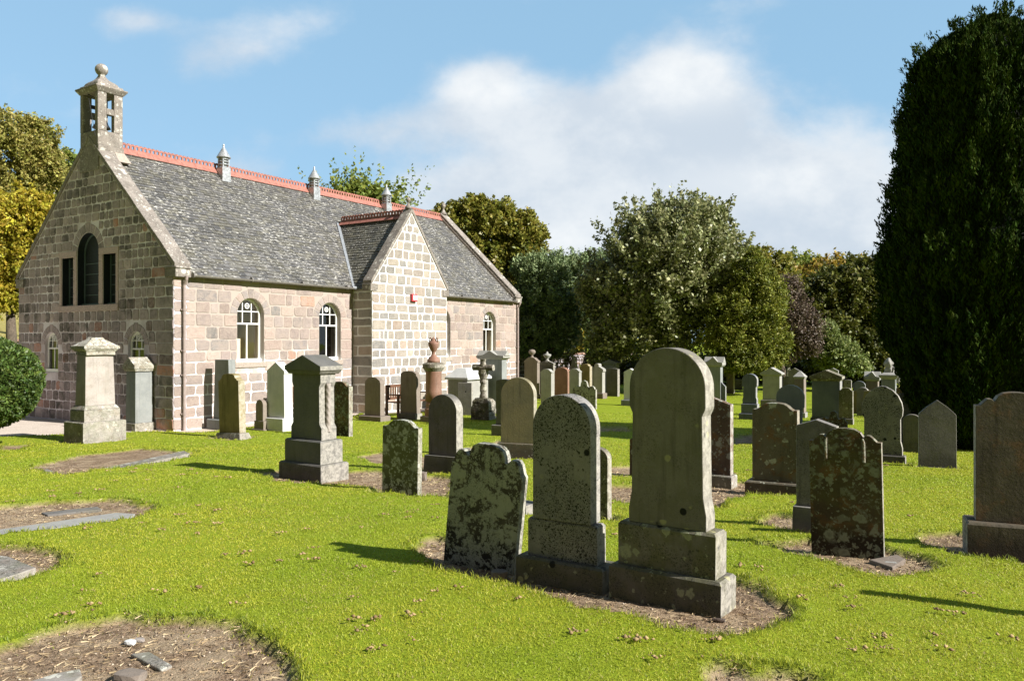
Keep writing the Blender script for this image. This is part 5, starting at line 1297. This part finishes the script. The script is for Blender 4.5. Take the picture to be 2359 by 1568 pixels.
# gravel path sheet
m_, t = mat('gravel'); pos = t.n('ShaderNodeNewGeometry').outputs['Position']
n3 = t.noise(pos, 40, 4, .8); n1 = t.noise(pos, 2, 4, .6)
c = t.mix(t.ramp(n3, .3, .7), (.38, .31, .26), (.66, .58, .50)); c = t.mix(t.m('MULTIPLY', t.ramp(n1, .4, .7), .3), c, (.36, .3, .24))
finish(t, c, .95, n3, .6, .01, .1); M['gravel'] = m_
us = np.arange(-24, LEN+1.2, .12); vs_ = np.arange(-1.7, 14, .12)
U, V = np.meshgrid(us, vs_); PX = C0[0]+U*math.cos(TH)-V*math.sin(TH); PY = C0[1]+U*math.sin(TH)+V*math.cos(TH)
pmv = path_m(PX, PY); ok = pmv > 0; nn = U.shape
idx = np.arange(U.size).reshape(nn); q = ok[:-1, :-1] & ok[:-1, 1:] & ok[1:, 1:] & ok[1:, :-1]
fcs = np.stack([idx[:-1, :-1], idx[:-1, 1:], idx[1:, 1:], idx[1:, :-1]], -1)[q].reshape(-1)
used = np.unique(fcs); rm = np.full(U.size, -1); rm[used] = np.arange(len(used))
PZ = gz(PX, PY)-.018
po = np_mesh('path', np.stack([PX, PY, PZ], -1).reshape(-1, 3)[used], rm[fcs], 4, M['gravel']); po['kind'] = 'structure'
# grass blades: mown lawn, thinning with distance, longer along the edges of bare earth
rs = np.random.RandomState(7)
def blades(n, y0, y1, name, hmul=1.0):
    yy = y0+(y1-y0)*rs.rand(n); xx = (rs.rand(n)*2-1)*(.66*yy+1.0)
    return xx, yy
parts = []
for (y0, y1, dens) in ((2.9, 4.6, 9500), (4.6, 6.2, 7500), (6.2, 8.5, 4300), (8.5, 11.5, 2400), (11.5, 16, 1100), (16, 24, 320)):
    area_ = (.66*(y0+y1)+2)*(y1-y0); n = int(area_*dens*.9)
    # uniform in area: sample y with weight ~ width
    yy = y0+(y1-y0)*rs.rand(int(n*1.15)); keep = rs.rand(len(yy)) < (.66*yy+1)/(.66*y1+1); yy = yy[keep]
    xx = (rs.rand(len(yy))*2-1)*(.66*yy+1.0); parts.append((xx, yy))
xx = np.concatenate([p[0] for p in parts]); yy = np.concatenate([p[1] for p in parts])
sd = soil_sdf(xx, yy); pm = path_m(xx, yy)
cl = vnoise(xx*6, yy*6, 51)+vnoise(xx*19, yy*19, 52)*.7
k = (sd > -.01-.05*rs.rand(len(xx))**3) & (pm < .03); k |= (sd <= 0) & (sd > -.25) & (rs.rand(len(xx)) < .02+.12*np.exp(sd/.05))
u_, v_ = church_local(xx, yy); k &= ~((u_ > 0) & (u_ < LEN) & (v_ > -.05) & (v_ < WID))
for cx, cy, hw, hd, A, mg in SOILRECTS:
    dx, dy = xx-cx, yy-cy; a_ = np.abs(dx*math.cos(A)-dy*math.sin(A)); b_ = np.abs(dx*math.sin(A)+dy*math.cos(A)); k &= ~((a_ < hw) & (b_ < hd))
xx, yy, sd, cl = xx[k], yy[k], sd[k], cl[k]; n = len(xx); print('blades', n)
edge = np.clip(1-np.abs(sd-.02)/.07, 0, 1)
h = (.012+.007*rs.rand(n)+cl*.007)*(1+edge*1.7*rs.rand(n)); h = np.maximum(h, .009)
h = h*np.clip(.85+.03*yy, 1, 1.25)
wd = (.0030+.0020*rs.rand(n))*np.maximum(1, yy/4.8)
th = rs.rand(n)*2*math.pi; ln = (.35+.75*rs.rand(n))*h; ld = rs.rand(n)*2*math.pi
zz = gz(xx, yy)+vnoise(xx*5, yy*5, 43)*.012*np.clip((14-yy)/4, 0, 1)-np.clip((.015-sd)/.05, 0, 1)*.042-.004
zz += np.where((sd > 0) & (sd < .3), .018*np.clip(1-sd/.25, 0, 1), 0)*np.clip((14-yy)/4, 0, 1)
cx, sx = np.cos(th)*wd/2, np.sin(th)*wd/2
P0 = np.stack([xx-cx, yy-sx, zz], -1); P1 = np.stack([xx+cx, yy+sx, zz], -1)
mx, my = xx+np.cos(ld)*ln*.35, yy+np.sin(ld)*ln*.35
P2 = np.stack([mx+cx*.75, my+sx*.75, zz+h*.62], -1); P3 = np.stack([mx-cx*.75, my-sx*.75, zz+h*.62], -1)
P4 = np.stack([xx+np.cos(ld)*ln, yy+np.sin(ld)*ln, zz+h], -1)
co = np.stack([P0, P1, P2, P3, P4], 1).reshape(-1, 3)
b = np.arange(n)*5
f4 = np.stack([b, b+1, b+2, b+3], -1); f3 = np.stack([b+3, b+2, b+4], -1)
me = bpy.data.meshes.new('grass'); me.vertices.add(len(co)); me.vertices.foreach_set('co', co.astype(np.float32).ravel())
loops = np.concatenate([f4.ravel(), f3.ravel()]).astype(np.int32)
me.loops.add(len(loops)); me.loops.foreach_set('vertex_index', loops)
me.polygons.add(2*n); me.polygons.foreach_set('loop_start', np.concatenate([np.arange(n)*4, 4*n+np.arange(n)*3]).astype(np.int32)); me.polygons.foreach_set('loop_total', np.concatenate([np.full(n, 4), np.full(n, 3)]).astype(np.int32))
me.update(calc_edges=True)
big = np.clip(.5+vnoise(xx*.8, yy*.8, 61)*1.6+vnoise(xx*3, yy*3, 62)*1.1, 0, 1)
c1 = np.array([.27, .365, .024]); c2 = np.array([.46, .455, .045]); c3 = np.array([.42, .34, .13]); c4 = np.array([.075, .14, .015])
col = c1+(c2-c1)*np.clip(big*.75+rs.rand(n)*.35, 0, 1)[:, None]
dry = (rs.rand(n) < .05+.10*np.clip(vnoise(xx*1.7, yy*1.7, 63)*3, 0, 1)); col[dry] = c3*(.7+.5*rs.rand(dry.sum()))[:, None]
dk = rs.rand(n) < np.clip(edge*.6+.05, 0, 1); col[dk] = col[dk]*.35+c4*.65
col *= (.86+.28*rs.rand(n))[:, None]
a4 = np.ones((n, 5, 4), np.float32); a4[:, :, :3] = col[:, None, :]; a4[:, :2, :3] *= .9
at = me.attributes.new('blk', 'FLOAT_COLOR', 'POINT'); at.data.foreach_set('color', a4.ravel())
m_, t = mat('grass_blades'); c = t.n('ShaderNodeAttribute', attribute_name='blk').outputs['Color']
p = t.n('ShaderNodeBsdfPrincipled', {'Base Color': c, 'Roughness': .5, 'Specular IOR Level': .3}); tl = t.n('ShaderNodeBsdfTranslucent', {'Color': c})
mx_ = t.n('ShaderNodeMixShader', {0: .4}); t.t.links.new(p.outputs[0], mx_.inputs[1]); t.t.links.new(tl.outputs[0], mx_.inputs[2]); t.n('ShaderNodeOutputMaterial', {0: mx_})
me.materials.append(m_); o = bpy.data.objects.new('grass', me); COL.objects.link(o); tag(o, 'short mown bright green grass of the churchyard lawn', 'grass', kind='stuff')
# crumbs: worm casts and curled leaves on the lawn; grit, clods and dead thatch on the earth
def crumbs(name, n, y0, y1, where, size, cols, flat=.7, label='', zoff=.012, clus=0):
    yy = y0+(y1-y0)*rs.rand(n)**1.0; xx = (rs.rand(n)*2-1)*(.66*yy+.8)
    if clus:
        m2 = rs.randint(0, n//clus, n); yy = yy[m2]+rs.randn(n)*.022; xx = xx[m2]+rs.randn(n)*.03
    sd = soil_sdf(xx, yy); k = where(sd, xx, yy) & (path_m(xx, yy) < 0); xx, yy, sd = xx[k], yy[k], sd[k]; n = len(xx)
    base = np.array([(1, 0, 0), (-1, 0, 0), (0, 1, 0), (0, -1, 0), (0, 0, 1), (0, 0, -1.)])
    f = np.array([(0, 2, 4), (2, 1, 4), (1, 3, 4), (3, 0, 4), (2, 0, 5), (1, 2, 5), (3, 1, 5), (0, 3, 5)])
    s = size[0]+(size[1]-size[0])*rs.rand(n)**2; jit = .55+.9*rs.rand(n, 6, 1)
    co = base[None]*jit*s[:, None, None]*np.array([1, .8, flat])
    a = rs.rand(n)*2*math.pi; ca, sa = np.cos(a)[:, None], np.sin(a)[:, None]
    xr = co[..., 0]*ca-co[..., 1]*sa; yr = co[..., 0]*sa+co[..., 1]*ca
    zz = gz(xx, yy)-np.clip((.015-sd)/.05, 0, 1)*.042+zoff
    co = np.stack([xr+xx[:, None], yr+yy[:, None], co[..., 2]+zz[:, None]+s[:, None]*.2], -1)
    fc = (f[None]+6*np.arange(n)[:, None, None]).reshape(-1)
    cols = np.array(cols); cc = cols[rs.randint(0, len(cols), n)]*(.7+.6*rs.rand(n))[:, None]
    o = np_mesh(name, co.reshape(-1, 3), fc, 3, M['crumb'], np.repeat(cc, 6, 0)); tag(o, label, name.replace('_', ' '), kind='stuff'); return o
m_, t = mat('crumb'); c = t.n('ShaderNodeAttribute', attribute_name='blk').outputs['Color']; finish(t, c, .9); M['crumb'] = m_
crumbs('worm_casts', 3600, 3.0, 12, lambda s, x, y: (s > .02) & (vnoise(x*.9, y*.9, 71) > -.12), (.006, .020), [(.27, .19, .09), (.34, .24, .12), (.20, .13, .06)], .6, 'little brown worm casts and curled leaf bits scattered over the lawn', .026, clus=8)
crumbs('grit', 60000, 3.0, 13, lambda s, x, y: s < .01, (.003, .011), [(.30, .22, .15), (.17, .11, .07), (.42, .35, .27), (.10, .07, .05), (.36, .25, .15), (.24, .17, .11)], .5, 'grit and clods on the bare earth around the graves', .0)
# dead grass thatch on the bare earth
n = 60000; yy = 3+9*rs.rand(n); xx = (rs.rand(n)*2-1)*(.66*yy+.8); sd = soil_sdf(xx, yy); k = (sd < .02) & (vnoise(xx*3, yy*3, 81) > -.25); xx, yy, sd = xx[k], yy[k], sd[k]; n = len(xx)
a = rs.rand(n)*2*math.pi; L = .01+.022*rs.rand(n); w = .0016*np.maximum(1, yy/5); ca, sa = np.cos(a), np.sin(a); zz = gz(xx, yy)-np.clip((.015-sd)/.05, 0, 1)*.042+.002
q0 = np.stack([xx-ca*L-sa*w, yy-sa*L+ca*w, zz+.012*rs.rand(n)], -1); q1 = np.stack([xx-ca*L+sa*w, yy-sa*L-ca*w, zz+.006*rs.rand(n)], -1); q2 = np.stack([xx+ca*L, yy+sa*L, zz+.02*rs.rand(n)], -1)
cc = np.array([(.38, .29, .17), (.25, .18, .10), (.48, .38, .24)])[rs.randint(0, 3, n)]*(.7+.5*rs.rand(n))[:, None]
o = np_mesh('dead_thatch', np.stack([q0, q1, q2], 1).reshape(-1, 3), np.arange(3*n), 3, M['crumb'], np.repeat(cc, 3, 0)); tag(o, 'dead straw coloured grass on the bare patches', 'dead grass', kind='stuff')
# ---------------------------------------------------------------- trees
def leaf_cloud(name, cen, nrm_bias, size, mat_, parent, rs, aspect=.55, up=.0, hang=0.0, shade=None, flat=0.0):
    """one small pointed leaf (or spray) per centre, random tilt biased to the outward normal"""
    n = len(cen)
    d = rs.randn(n, 3); d /= np.linalg.norm(d, axis=1)[:, None]
    ax = d+nrm_bias*.7; ax[:, 2] += up-hang; ax /= np.linalg.norm(ax, axis=1)[:, None]+1e-9      # leaf direction
    o = rs.randn(n, 3); o[:, 2] += flat*2
    sd = np.cross(ax, o); sd /= np.linalg.norm(sd, axis=1)[:, None]+1e-9
    L = size*(.6+.8*rs.rand(n)); wv = (L*aspect*(.7+.6*rs.rand(n)))[:, None]; L = L[:, None]
    nn = np.cross(ax, sd)
    a = cen-ax*L*.5; b = cen+sd*wv*.5+nn*L*.08; c = cen+ax*L*.5; e = cen-sd*wv*.5+nn*L*.08
    co = np.stack([a, b, c, e], 1).reshape(-1, 3)
    col = np.clip(np.stack([rs.rand(n), rs.rand(n), rs.rand(n)], -1), 0, 1)
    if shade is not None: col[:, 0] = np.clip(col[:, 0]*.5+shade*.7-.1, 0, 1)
    return np_mesh(name, co, np.arange(4*n), 4, mat_, np.repeat(col, 4, 0), parent)
def crown_points(lobes, n, rs, cl_per=46, cl_r=.26, inner=.12, rag=.12, cut=-.55):
    """lobes: (cx,cy,cz,rx,ry,rz); returns centres, outward normals, clump tone"""
    A = np.array([(l[3]*l[4]*l[5])**(2/3) for l in lobes]); A /= A.sum(); C_, N_, T_ = [], [], []
    for l, w in zip(lobes, A):
        k = max(6, int(cl_per*(.4+w*len(lobes)*.6))); dirs = rs.randn(k, 3); dirs /= np.linalg.norm(dirs, axis=1)[:, None]
        dirs = dirs[dirs[:, 2] > cut]; k = len(dirs)
        rad = np.array(l[3:6]); ctr = np.array(l[:3])+dirs*rad*(1-rag*rs.rand(k)[:, None]*1.2+rag*.7*(rs.rand(k) > .75)[:, None]*rs.rand(k)[:, None]); tone = rs.rand(k)
        m_ = int(n*w); ci = rs.randint(0, k, m_); s = cl_r*rad.mean()*(.55+.7*rs.rand(k))[ci]
        g = rs.randn(m_, 3); g /= np.linalg.norm(g, axis=1)[:, None]; g *= np.minimum(np.abs(rs.randn(m_))*.75, 1.9)[:, None]
        an = (.55+.9*rs.rand(k, 3))[ci]; p = ctr[ci]+g*s[:, None]*an; nr = dirs[ci]*.7+g*.5
        C_.append(p); N_.append(nr); T_.append(tone[ci])
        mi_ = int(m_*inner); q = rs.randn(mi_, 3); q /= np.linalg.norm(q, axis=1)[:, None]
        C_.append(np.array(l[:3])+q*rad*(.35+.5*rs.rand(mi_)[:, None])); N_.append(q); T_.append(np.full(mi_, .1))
    return np.concatenate(C_), np.concatenate(N_), np.concatenate(T_)
def limbs(mb, base, lobes, r0, rs, n=9, seg=8):
    bx, by, bz = base
    top = max(l[2] for l in lobes); cx = np.mean([l[0] for l in lobes]); cy = np.mean([l[1] for l in lobes])
    mid = (bx+(cx-bx)*.4, by+(cy-by)*.4, bz+(top-bz)*.35)
    mb.tube([base, (bx+.03, by, bz+(mid[2]-bz)*.5), mid], [r0*1.25, r0, r0*.8], seg)
    for i in range(n):
        l = lobes[i % len(lobes)]; d = rs.randn(3); d /= np.linalg.norm(d); e = np.array(l[:3])+d*np.array(l[3:6])*.75
        m1 = np.array(mid)*.55+np.array(l[:3])*.45+rs.randn(3)*.15
        mb.tube([mid, tuple(m1), tuple(np.array(l[:3])*.5+e*.5), tuple(e)], [r0*.5, r0*.32, r0*.2, r0*.06], 6)
def tree(label, base, lobes, n, size, mk_, seed, name='tree', trunk=.2, aspect=.6, bark='bark', rel=True, cat='tree', **kw):
    rs = np.random.RandomState(seed); bx, by = base; bz = gzf(bx, by)
    root = tag(empty(name, (bx, by, bz)), label, cat)
    cp = {k: kw.pop(k) for k in ('cl_per', 'cl_r', 'inner', 'rag', 'cut') if k in kw}
    P, N, T = crown_points(lobes, n, rs, **cp)
    nsp = kw.pop('sprigs', 240); sl_ = kw.pop('spl', .42)
    if nsp:
        A = np.array([l[3]*l[5] for l in lobes]); li = rs.choice(len(lobes), nsp, p=A/A.sum()); Lb = np.array(lobes)[li]
        d = rs.randn(nsp, 3); d /= np.linalg.norm(d, axis=1)[:, None]; d[:, 2] = np.where(d[:, 2] < -.1, -d[:, 2], d[:, 2])
        st_ = Lb[:, :3]+d*Lb[:, 3:6]*.92; dr = d+np.array([0, 0, .7])+rs.randn(nsp, 3)*.25; dr /= np.linalg.norm(dr, axis=1)[:, None]
        ln = sl_*Lb[:, 3]*(.4+1.0*rs.rand(nsp)); k_ = rs.randint(0, nsp, int(n*.27)); q = rs.rand(len(k_)); w_ = size*.75*(1-q*.5)
        SP = st_[k_]+dr[k_]*(ln[k_]*q)[:, None]+rs.randn(len(k_), 3)*w_[:, None]
        P = np.concatenate([P, SP]); N = np.concatenate([N, dr[k_]]); T = np.concatenate([T, .4+.5*rs.rand(len(k_))])
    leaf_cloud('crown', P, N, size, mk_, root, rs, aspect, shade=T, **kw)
    mb = MB(); limbs(mb, (0, 0, -.2), lobes, trunk, rs, 10); mb.build('trunk', M[bark], root, smooth=True)
    return root
def L2(x, y, Y, rx, ry, base, rd=None):
    """lobe from photo position, depth Y; radii in photo px; relative to the trunk foot"""
    s = Y/FV; return ((x-CXV)*s-base[0], Y-base[1], EYE-(y-HV)*s-gzf(*base), rx*s, (rd or rx)*s, ry*s)
def ptree(label, xb, Y, lob, n, size, m_, seed, **kw):
    b = gp(xb, Y); return tree(label, b, [L2(l[0], l[1], Y+(l[4] if len(l) > 4 else 0), l[2], l[3], b) for l in lob], n, size, m_, seed, **kw)
LM = dict(
 sorbus=leaf_mat('leaf_whitebeam', (.095, .12, .022), (.36, .36, .18), .25, .38),
 maple=leaf_mat('leaf_maple', (.10, .13, .016), (.32, .28, .05), .35, .45),
 maple_y=leaf_mat('leaf_golden', (.26, .24, .02), (.52, .42, .05), .35),
 amber=leaf_mat('leaf_amber', (.16, .14, .02), (.40, .27, .04), .35),
 birch=leaf_mat('leaf_birch', (.20, .21, .04), (.44, .38, .11), .4),
 green=leaf_mat('leaf_green', (.11, .16, .02), (.28, .31, .06), .35),
 pine=leaf_mat('needle_pine', (.09, .14, .05), (.27, .33, .15), .15, .6),
 cypress=leaf_mat('spray_cypress', (.008, .020, .003), (.042, .066, .008), .08, .95, .08),
 goldcyp=leaf_mat('spray_golden', (.085, .11, .012), (.25, .26, .035), .2, .6),
 yew=leaf_mat('yew_needles', (.03, .06, .012), (.11, .16, .03), .12, .5),
 copper=leaf_mat('leaf_copper', (.05, .035, .025), (.19, .14, .10), .2),
 shrub=leaf_mat('leaf_shrub', (.09, .13, .03), (.28, .32, .11), .3),
 far=leaf_mat('leaf_far', (.10, .11, .02), (.30, .26, .05), .25),
 darkleaf=leaf_mat('leaf_dark', (.035, .05, .010), (.17, .17, .03), .25))
# centre: broad whitebeam
ptree('broad whitebeam with silvery olive leaves, the largest tree in the centre', 1560, 34, [(1530, 655, 150, 165), (1500, 560, 80, 85), (1600, 545, 90, 75), (1660, 640, 75, 120), (1420, 700, 90, 110), (1480, 780, 115, 75), (1600, 760, 110, 90), (1690, 720, 60, 90), (1375, 690, 45, 80), (1545, 500, 45, 45), (1640, 510, 40, 42), (1390, 800, 60, 60), (1570, 640, 120, 140, -1.2), (1470, 660, 90, 110, -.8), (1640, 700, 80, 110, -1)],
      100000, .15, LM['sorbus'], 3, name='whitebeam_tree', trunk=.28, cl_per=85, cl_r=.17, aspect=.62, rag=.35, inner=.2, sprigs=420)
# golden green conifer touching it on the right
ptree('yellow green cypress touching the right side of the whitebeam', 1725, 31.5, [(1730, 640, 40, 60), (1735, 720, 65, 70), (1700, 790, 70, 60), (1745, 800, 65, 60), (1680, 740, 50, 60), (1755, 690, 45, 70), (1725, 840, 70, 28)],
      52000, .12, LM['goldcyp'], 5, name='cypress_tree', trunk=.16, cl_per=70, cl_r=.25, aspect=.4, up=.1, flat=.5, inner=.3)
ptree('thin leafed tree between the yellow green cypress and the copper tree', 1800, 36, [(1770, 660, 60, 70), (1790, 730, 45, 80), (1745, 620, 40, 40), (1800, 790, 30, 60)], 22000, .15, LM['maple'], 6, trunk=.16)
ptree('copper leafed tree with drooping branches', 1812, 33, [(1828, 760, 52, 60), (1810, 690, 35, 50), (1845, 800, 38, 35), (1808, 810, 25, 40)], 26000, .09, LM['copper'], 7, trunk=.09, name='copper_tree', cl_per=50, hang=.5, bark='birchbark', cl_r=.3)
# right background mass
ptree('dark sycamore in the shade left of the giant cypress', 1930, 38, [(1930, 740, 90, 80), (2010, 720, 80, 90), (1880, 690, 60, 55), (1990, 650, 70, 50), (2060, 740, 80, 120), (1940, 810, 80, 50), (2050, 840, 80, 60)], 60000, .19, LM['darkleaf'], 8, trunk=.24, name='sycamore_tree', cl_per=55, inner=.3)
ptree('small pale green shrub tree by the back row of graves', 1925, 34, [(1925, 820, 42, 38), (1900, 780, 26, 40), (1950, 845, 45, 25)], 13000, .12, LM['shrub'], 9, trunk=.08, name='shrub')
ptree('amber tinged broad tree on the rise at the right', 1900, 58, [(1870, 655, 70, 30), (1930, 665, 90, 40), (1830, 690, 50, 50), (2000, 680, 70, 45), (1900, 700, 90, 60), (1980, 760, 80, 60), (1850, 770, 80, 60)], 46000, .28, LM['amber'], 10, trunk=.3, name='amber_tree', cl_per=60)
ptree('dark green rounded tree highest on the right skyline', 1830, 70, [(1825, 625, 45, 32), (1800, 650, 40, 40), (1860, 640, 50, 30), (1840, 700, 70, 60)], 22000, .3, LM['green'], 12, trunk=.3)
ptree('long olive tree crown sloping down the right skyline', 1930, 80, [(1920, 640, 60, 28), (1970, 655, 50, 25), (1880, 625, 40, 18), (2030, 660, 60, 35), (1960, 700, 110, 50)], 26000, .34, LM['far'], 13, trunk=.3)
ptree('dark conifer tip peeping beside the giant cypress', 2050, 60, [(2045, 640, 22, 45), (2050, 700, 40, 60), (2060, 760, 60, 60)], 12000, .25, LM['darkleaf'], 14, trunk=.2)
# left of centre
ptree('tall autumn maple beside the church far gable', 1130, 40, [(1130, 560, 75, 85), (1190, 560, 60, 70), (1060, 530, 60, 55), (1180, 640, 75, 70), (1050, 500, 35, 40), (1140, 500, 45, 35), (1215, 610, 40, 70), (1100, 640, 80, 80), (1010, 500, 25, 22), (1170, 700, 60, 50), (1238, 660, 35, 60), (1095, 480, 30, 22), (1205, 540, 38, 40)], 62000, .2, LM['maple'], 15, trunk=.3, name='maple_tree', cl_per=80, rag=.35, cl_r=.18, sprigs=260, spl=.35)
ptree('blue green pine with layered boughs left of the whitebeam', 1232, 37, [(1250, 640, 55, 45), (1240, 700, 75, 45), (1290, 720, 50, 40), (1230, 770, 60, 40), (1290, 780, 45, 35), (1220, 640, 40, 40), (1215, 800, 40, 30)], 46000, .16, LM['pine'], 16, trunk=.2, name='pine_tree', aspect=.35, cl_per=50, flat=.4, inner=.25)
ptree('dark pine further back between maple and whitebeam', 1330, 48, [(1330, 630, 65, 38), (1380, 620, 45, 35), (1290, 620, 40, 30), (1340, 690, 80, 50), (1330, 760, 80, 60), (1280, 700, 50, 50)], 36000, .2, LM['pine'], 17, trunk=.25, name='pine_tree', aspect=.35, flat=.4, inner=.3)
ptree('small golden leafed tree growing over the churchyard wall', 1310, 39.5, [(1312, 780, 26, 34), (1318, 745, 14, 20), (1325, 800, 18, 20)], 9000, .12, LM['maple_y'], 18, trunk=.07)
ptree('pale green shrub spilling over the churchyard wall', 1255, 38.8, [(1252, 795, 38, 28), (1270, 810, 25, 18), (1235, 775, 22, 20)], 12000, .12, LM['shrub'], 19, trunk=.06, name='shrub', cat='shrub')
ptree('shrub between church corner and wall', 1208, 38.6, [(1208, 800, 20, 22), (1200, 815, 24, 12)], 6000, .12, LM['shrub'], 20, trunk=.05, name='shrub', cat='shrub')
ptree('airy tree rising behind the church ridge', 840, 36, [(840, 470, 60, 28), (885, 478, 40, 25), (790, 458, 35, 22), (845, 445, 34, 18), (830, 515, 110, 42)],
      15000, .16, LM['green'], 21, trunk=.2, cl_per=60, rag=.45, cl_r=.2, sprigs=150, spl=.9)
# left edge
ptree('golden green birch with fine drooping foliage at the left edge', 60, 34, [(60, 350, 65, 60), (30, 310, 40, 45), (105, 320, 30, 40), (20, 400, 60, 60), (120, 420, 40, 50), (-20, 290, 40, 40), (80, 290, 30, 22), (100, 400, 45, 60), (-90, 340, 70, 90), (20, 470, 90, 60)], 44000, .12, LM['birch'], 22, trunk=.15, name='birch_tree', bark='birchbark', hang=.4, cl_per=70, cl_r=.2, rag=.4, sprigs=500)
ptree('bright yellow autumn maple at the left behind the church', 25, 31, [(30, 520, 85, 65), (70, 500, 50, 40), (10, 600, 70, 70), (-60, 540, 90, 100), (50, 590, 60, 60), (-20, 660, 70, 50), (90, 480, 40, 25), (25, 690, 60, 45)], 50000, .15, LM['maple_y'], 23, trunk=.2, name='maple_tree', cl_per=70, cl_r=.25, inner=.25)
ptree('green leafed tree between the birch and the church gable', 140, 38, [(150, 400, 35, 45), (110, 440, 50, 45), (170, 430, 30, 50), (130, 500, 60, 60)], 18000, .16, LM['green'], 24, trunk=.15)
# understorey along the back of the churchyard
ptree('dark laurel undergrowth closing the gaps under the central trees', 1560, 41, [(x_, 850+6*math.sin(x_), 55, 34) for x_ in range(1340, 2120, 60)], 40000, .2, LM['darkleaf'], 61, name='undergrowth', trunk=.1, sprigs=60, cat='shrub')
# far wood behind everything
def wood():
    rs = np.random.RandomState(31); P, N, T = [], [], []
    lob = []
    for i in range(46):
        x = -2600+i*135+rs.randn()*30; Y = 95+rs.rand()*18; s = Y/FV; h = 60+rs.rand()*70
        if 900 < x < 2400 or True: lob.append(((x-CXV)*s, Y, EYE+h*.35*s-1, 95*s, 60*s, h*s))
    P, N, T = crown_points(lob, 120000, rs, cl_per=40, inner=.3)
    o = leaf_cloud('far_wood', P, N, .55, LM['far'], None, rs, .7, shade=T); tag(o, 'dense far wood closing the view behind the churchyard', 'wood', kind='stuff')
wood()
# clipped yew at the left
def yew():
    rs = np.random.RandomState(41); Y = 15.2; c = gp(-52, Y); g = gzf(*c); s = Y/FV
    root = tag(empty('clipped_yew', (c[0], c[1], g)), 'rounded clipped dark green yew cut off by the left edge', 'yew bush')
    rx, rz = 131*s, 108*s; zc = EYE-(882-HV)*s-g
    n = 46000; d = rs.randn(n, 3); d /= np.linalg.norm(d, axis=1)[:, None]
    f = 1+.09*vnoise(d[:, 0]*7+d[:, 2]*3, d[:, 1]*7+d[:, 2]*7, 5)+.07*vnoise(d[:, 0]*16, d[:, 2]*16+d[:, 1]*9, 6)
    r = f*(1-.16*rs.rand(n)**1.5); sq = np.sign(d[:, 2])*np.abs(d[:, 2])**.9
    P = np.stack([d[:, 0]*rx*r, d[:, 1]*rx*r, zc+sq*rz*r], -1)
    leaf_cloud('crown', P, d, .075, LM['yew'], root, rs, .4, up=.35, shade=np.clip(vnoise(P[:, 0]*9, P[:, 2]*9, 7)+.5, 0, 1))
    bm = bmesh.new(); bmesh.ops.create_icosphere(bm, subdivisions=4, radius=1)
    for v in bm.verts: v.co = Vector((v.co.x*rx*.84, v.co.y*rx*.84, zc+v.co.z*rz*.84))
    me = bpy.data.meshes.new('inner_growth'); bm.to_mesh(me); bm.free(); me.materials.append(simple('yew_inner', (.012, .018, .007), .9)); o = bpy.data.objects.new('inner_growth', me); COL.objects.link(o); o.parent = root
    mb = MB(); mb.tube([(0, 0, -.2), (0, 0, zc)], [.12, .1], 8); mb.build('trunk', M['bark'], root)
yew()
# giant cypress at the right
def cypress():
    rs = np.random.RandomState(51); Y = 15.5; s = Y/FV; c = gp(2283, Y); g = gzf(*c)
    root = tag(empty('cypress_tree', (c[0], c[1], g)), 'giant very dark columnar cypress filling the right edge', 'tree')
    yk = [(1062, 105), (1040, 120), (985, 150), (920, 178), (850, 202), (780, 218), (700, 230), (640, 246), (585, 252), (545, 232), (500, 228), (430, 220), (400, 205), (330, 199), (250, 180), (190, 170), (140, 160), (118, 138), (88, 102), (66, 60), (48, 30), (38, 5)]
    zk = np.array([EYE-(y-HV)*s-g for y, r in yk]); rk = np.array([r*s for y, r in yk])
    n = 150000; u = rs.rand(n)**.9; z = zk[0]+u*(zk[-1]-zk[0]); th = rs.rand(n)*2*math.pi
    R0 = np.interp(z, zk, rk)
    a1 = th*9; b = .20*vnoise(a1*.33, z*.9, 1)+.20*vnoise(a1*.8, z*2.0, 2)+.16*vnoise(a1*2.0, z*4.4, 3)
    seam = (np.round(th/(2*math.pi)*100) % 100)
    R1 = R0*(1+b*.8)-.02
    dep = rs.rand(n)**2*.2; R1 = R1-dep
    P = np.stack([np.cos(th)*R1, np.sin(th)*R1*.9, z], -1); N = np.stack([np.cos(th), np.sin(th), np.full(n, .15)], -1)
    T = np.clip(.5+vnoise(a1*1.5, z*2.4, 9)*1.3, 0, 1)
    leaf_cloud('crown', P, N, .115, LM['cypress'], root, rs, .24, up=1.5, shade=T)
    # loose sprays of shoots on the outline
    m_ = 900; zi = zk[0]+rs.rand(m_)*(zk[-1]-zk[0]); ti = rs.rand(m_)*2*math.pi; ri = np.interp(zi, zk, rk)*(1+.16*vnoise(ti*9*.33, zi*.9, 1)+.16*vnoise(ti*9*.8, zi*2.0, 2)+.13*vnoise(ti*9*2.0, zi*4.4, 3))-.04
    k = rs.randint(0, m_, 26000); q = rs.rand(26000); out = .02+q*.10*(1+(zi[k] > zk[-1]*.8))
    P = np.stack([np.cos(ti[k])*(ri[k]+out), np.sin(ti[k])*(ri[k]+out)*.9, zi[k]+q*.22], -1)+rs.randn(26000, 3)*.028
    leaf_cloud('shoots', P, np.stack([np.cos(ti[k]), np.sin(ti[k]), np.full(26000, .3)], -1), .085, LM['cypress'], root, rs, .3, up=1.3, shade=np.clip(.4+.5*rs.rand(26000), 0, 1))
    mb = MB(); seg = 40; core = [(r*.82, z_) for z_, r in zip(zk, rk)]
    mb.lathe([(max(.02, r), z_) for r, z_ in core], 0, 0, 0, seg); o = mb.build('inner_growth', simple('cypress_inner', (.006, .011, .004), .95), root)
    mb = MB(); mb.tube([(0, 0, -.3), (0, 0, zk[0]+.5)], [.5, .42], 10); mb.build('trunk', M['bark'], root)
cypress()
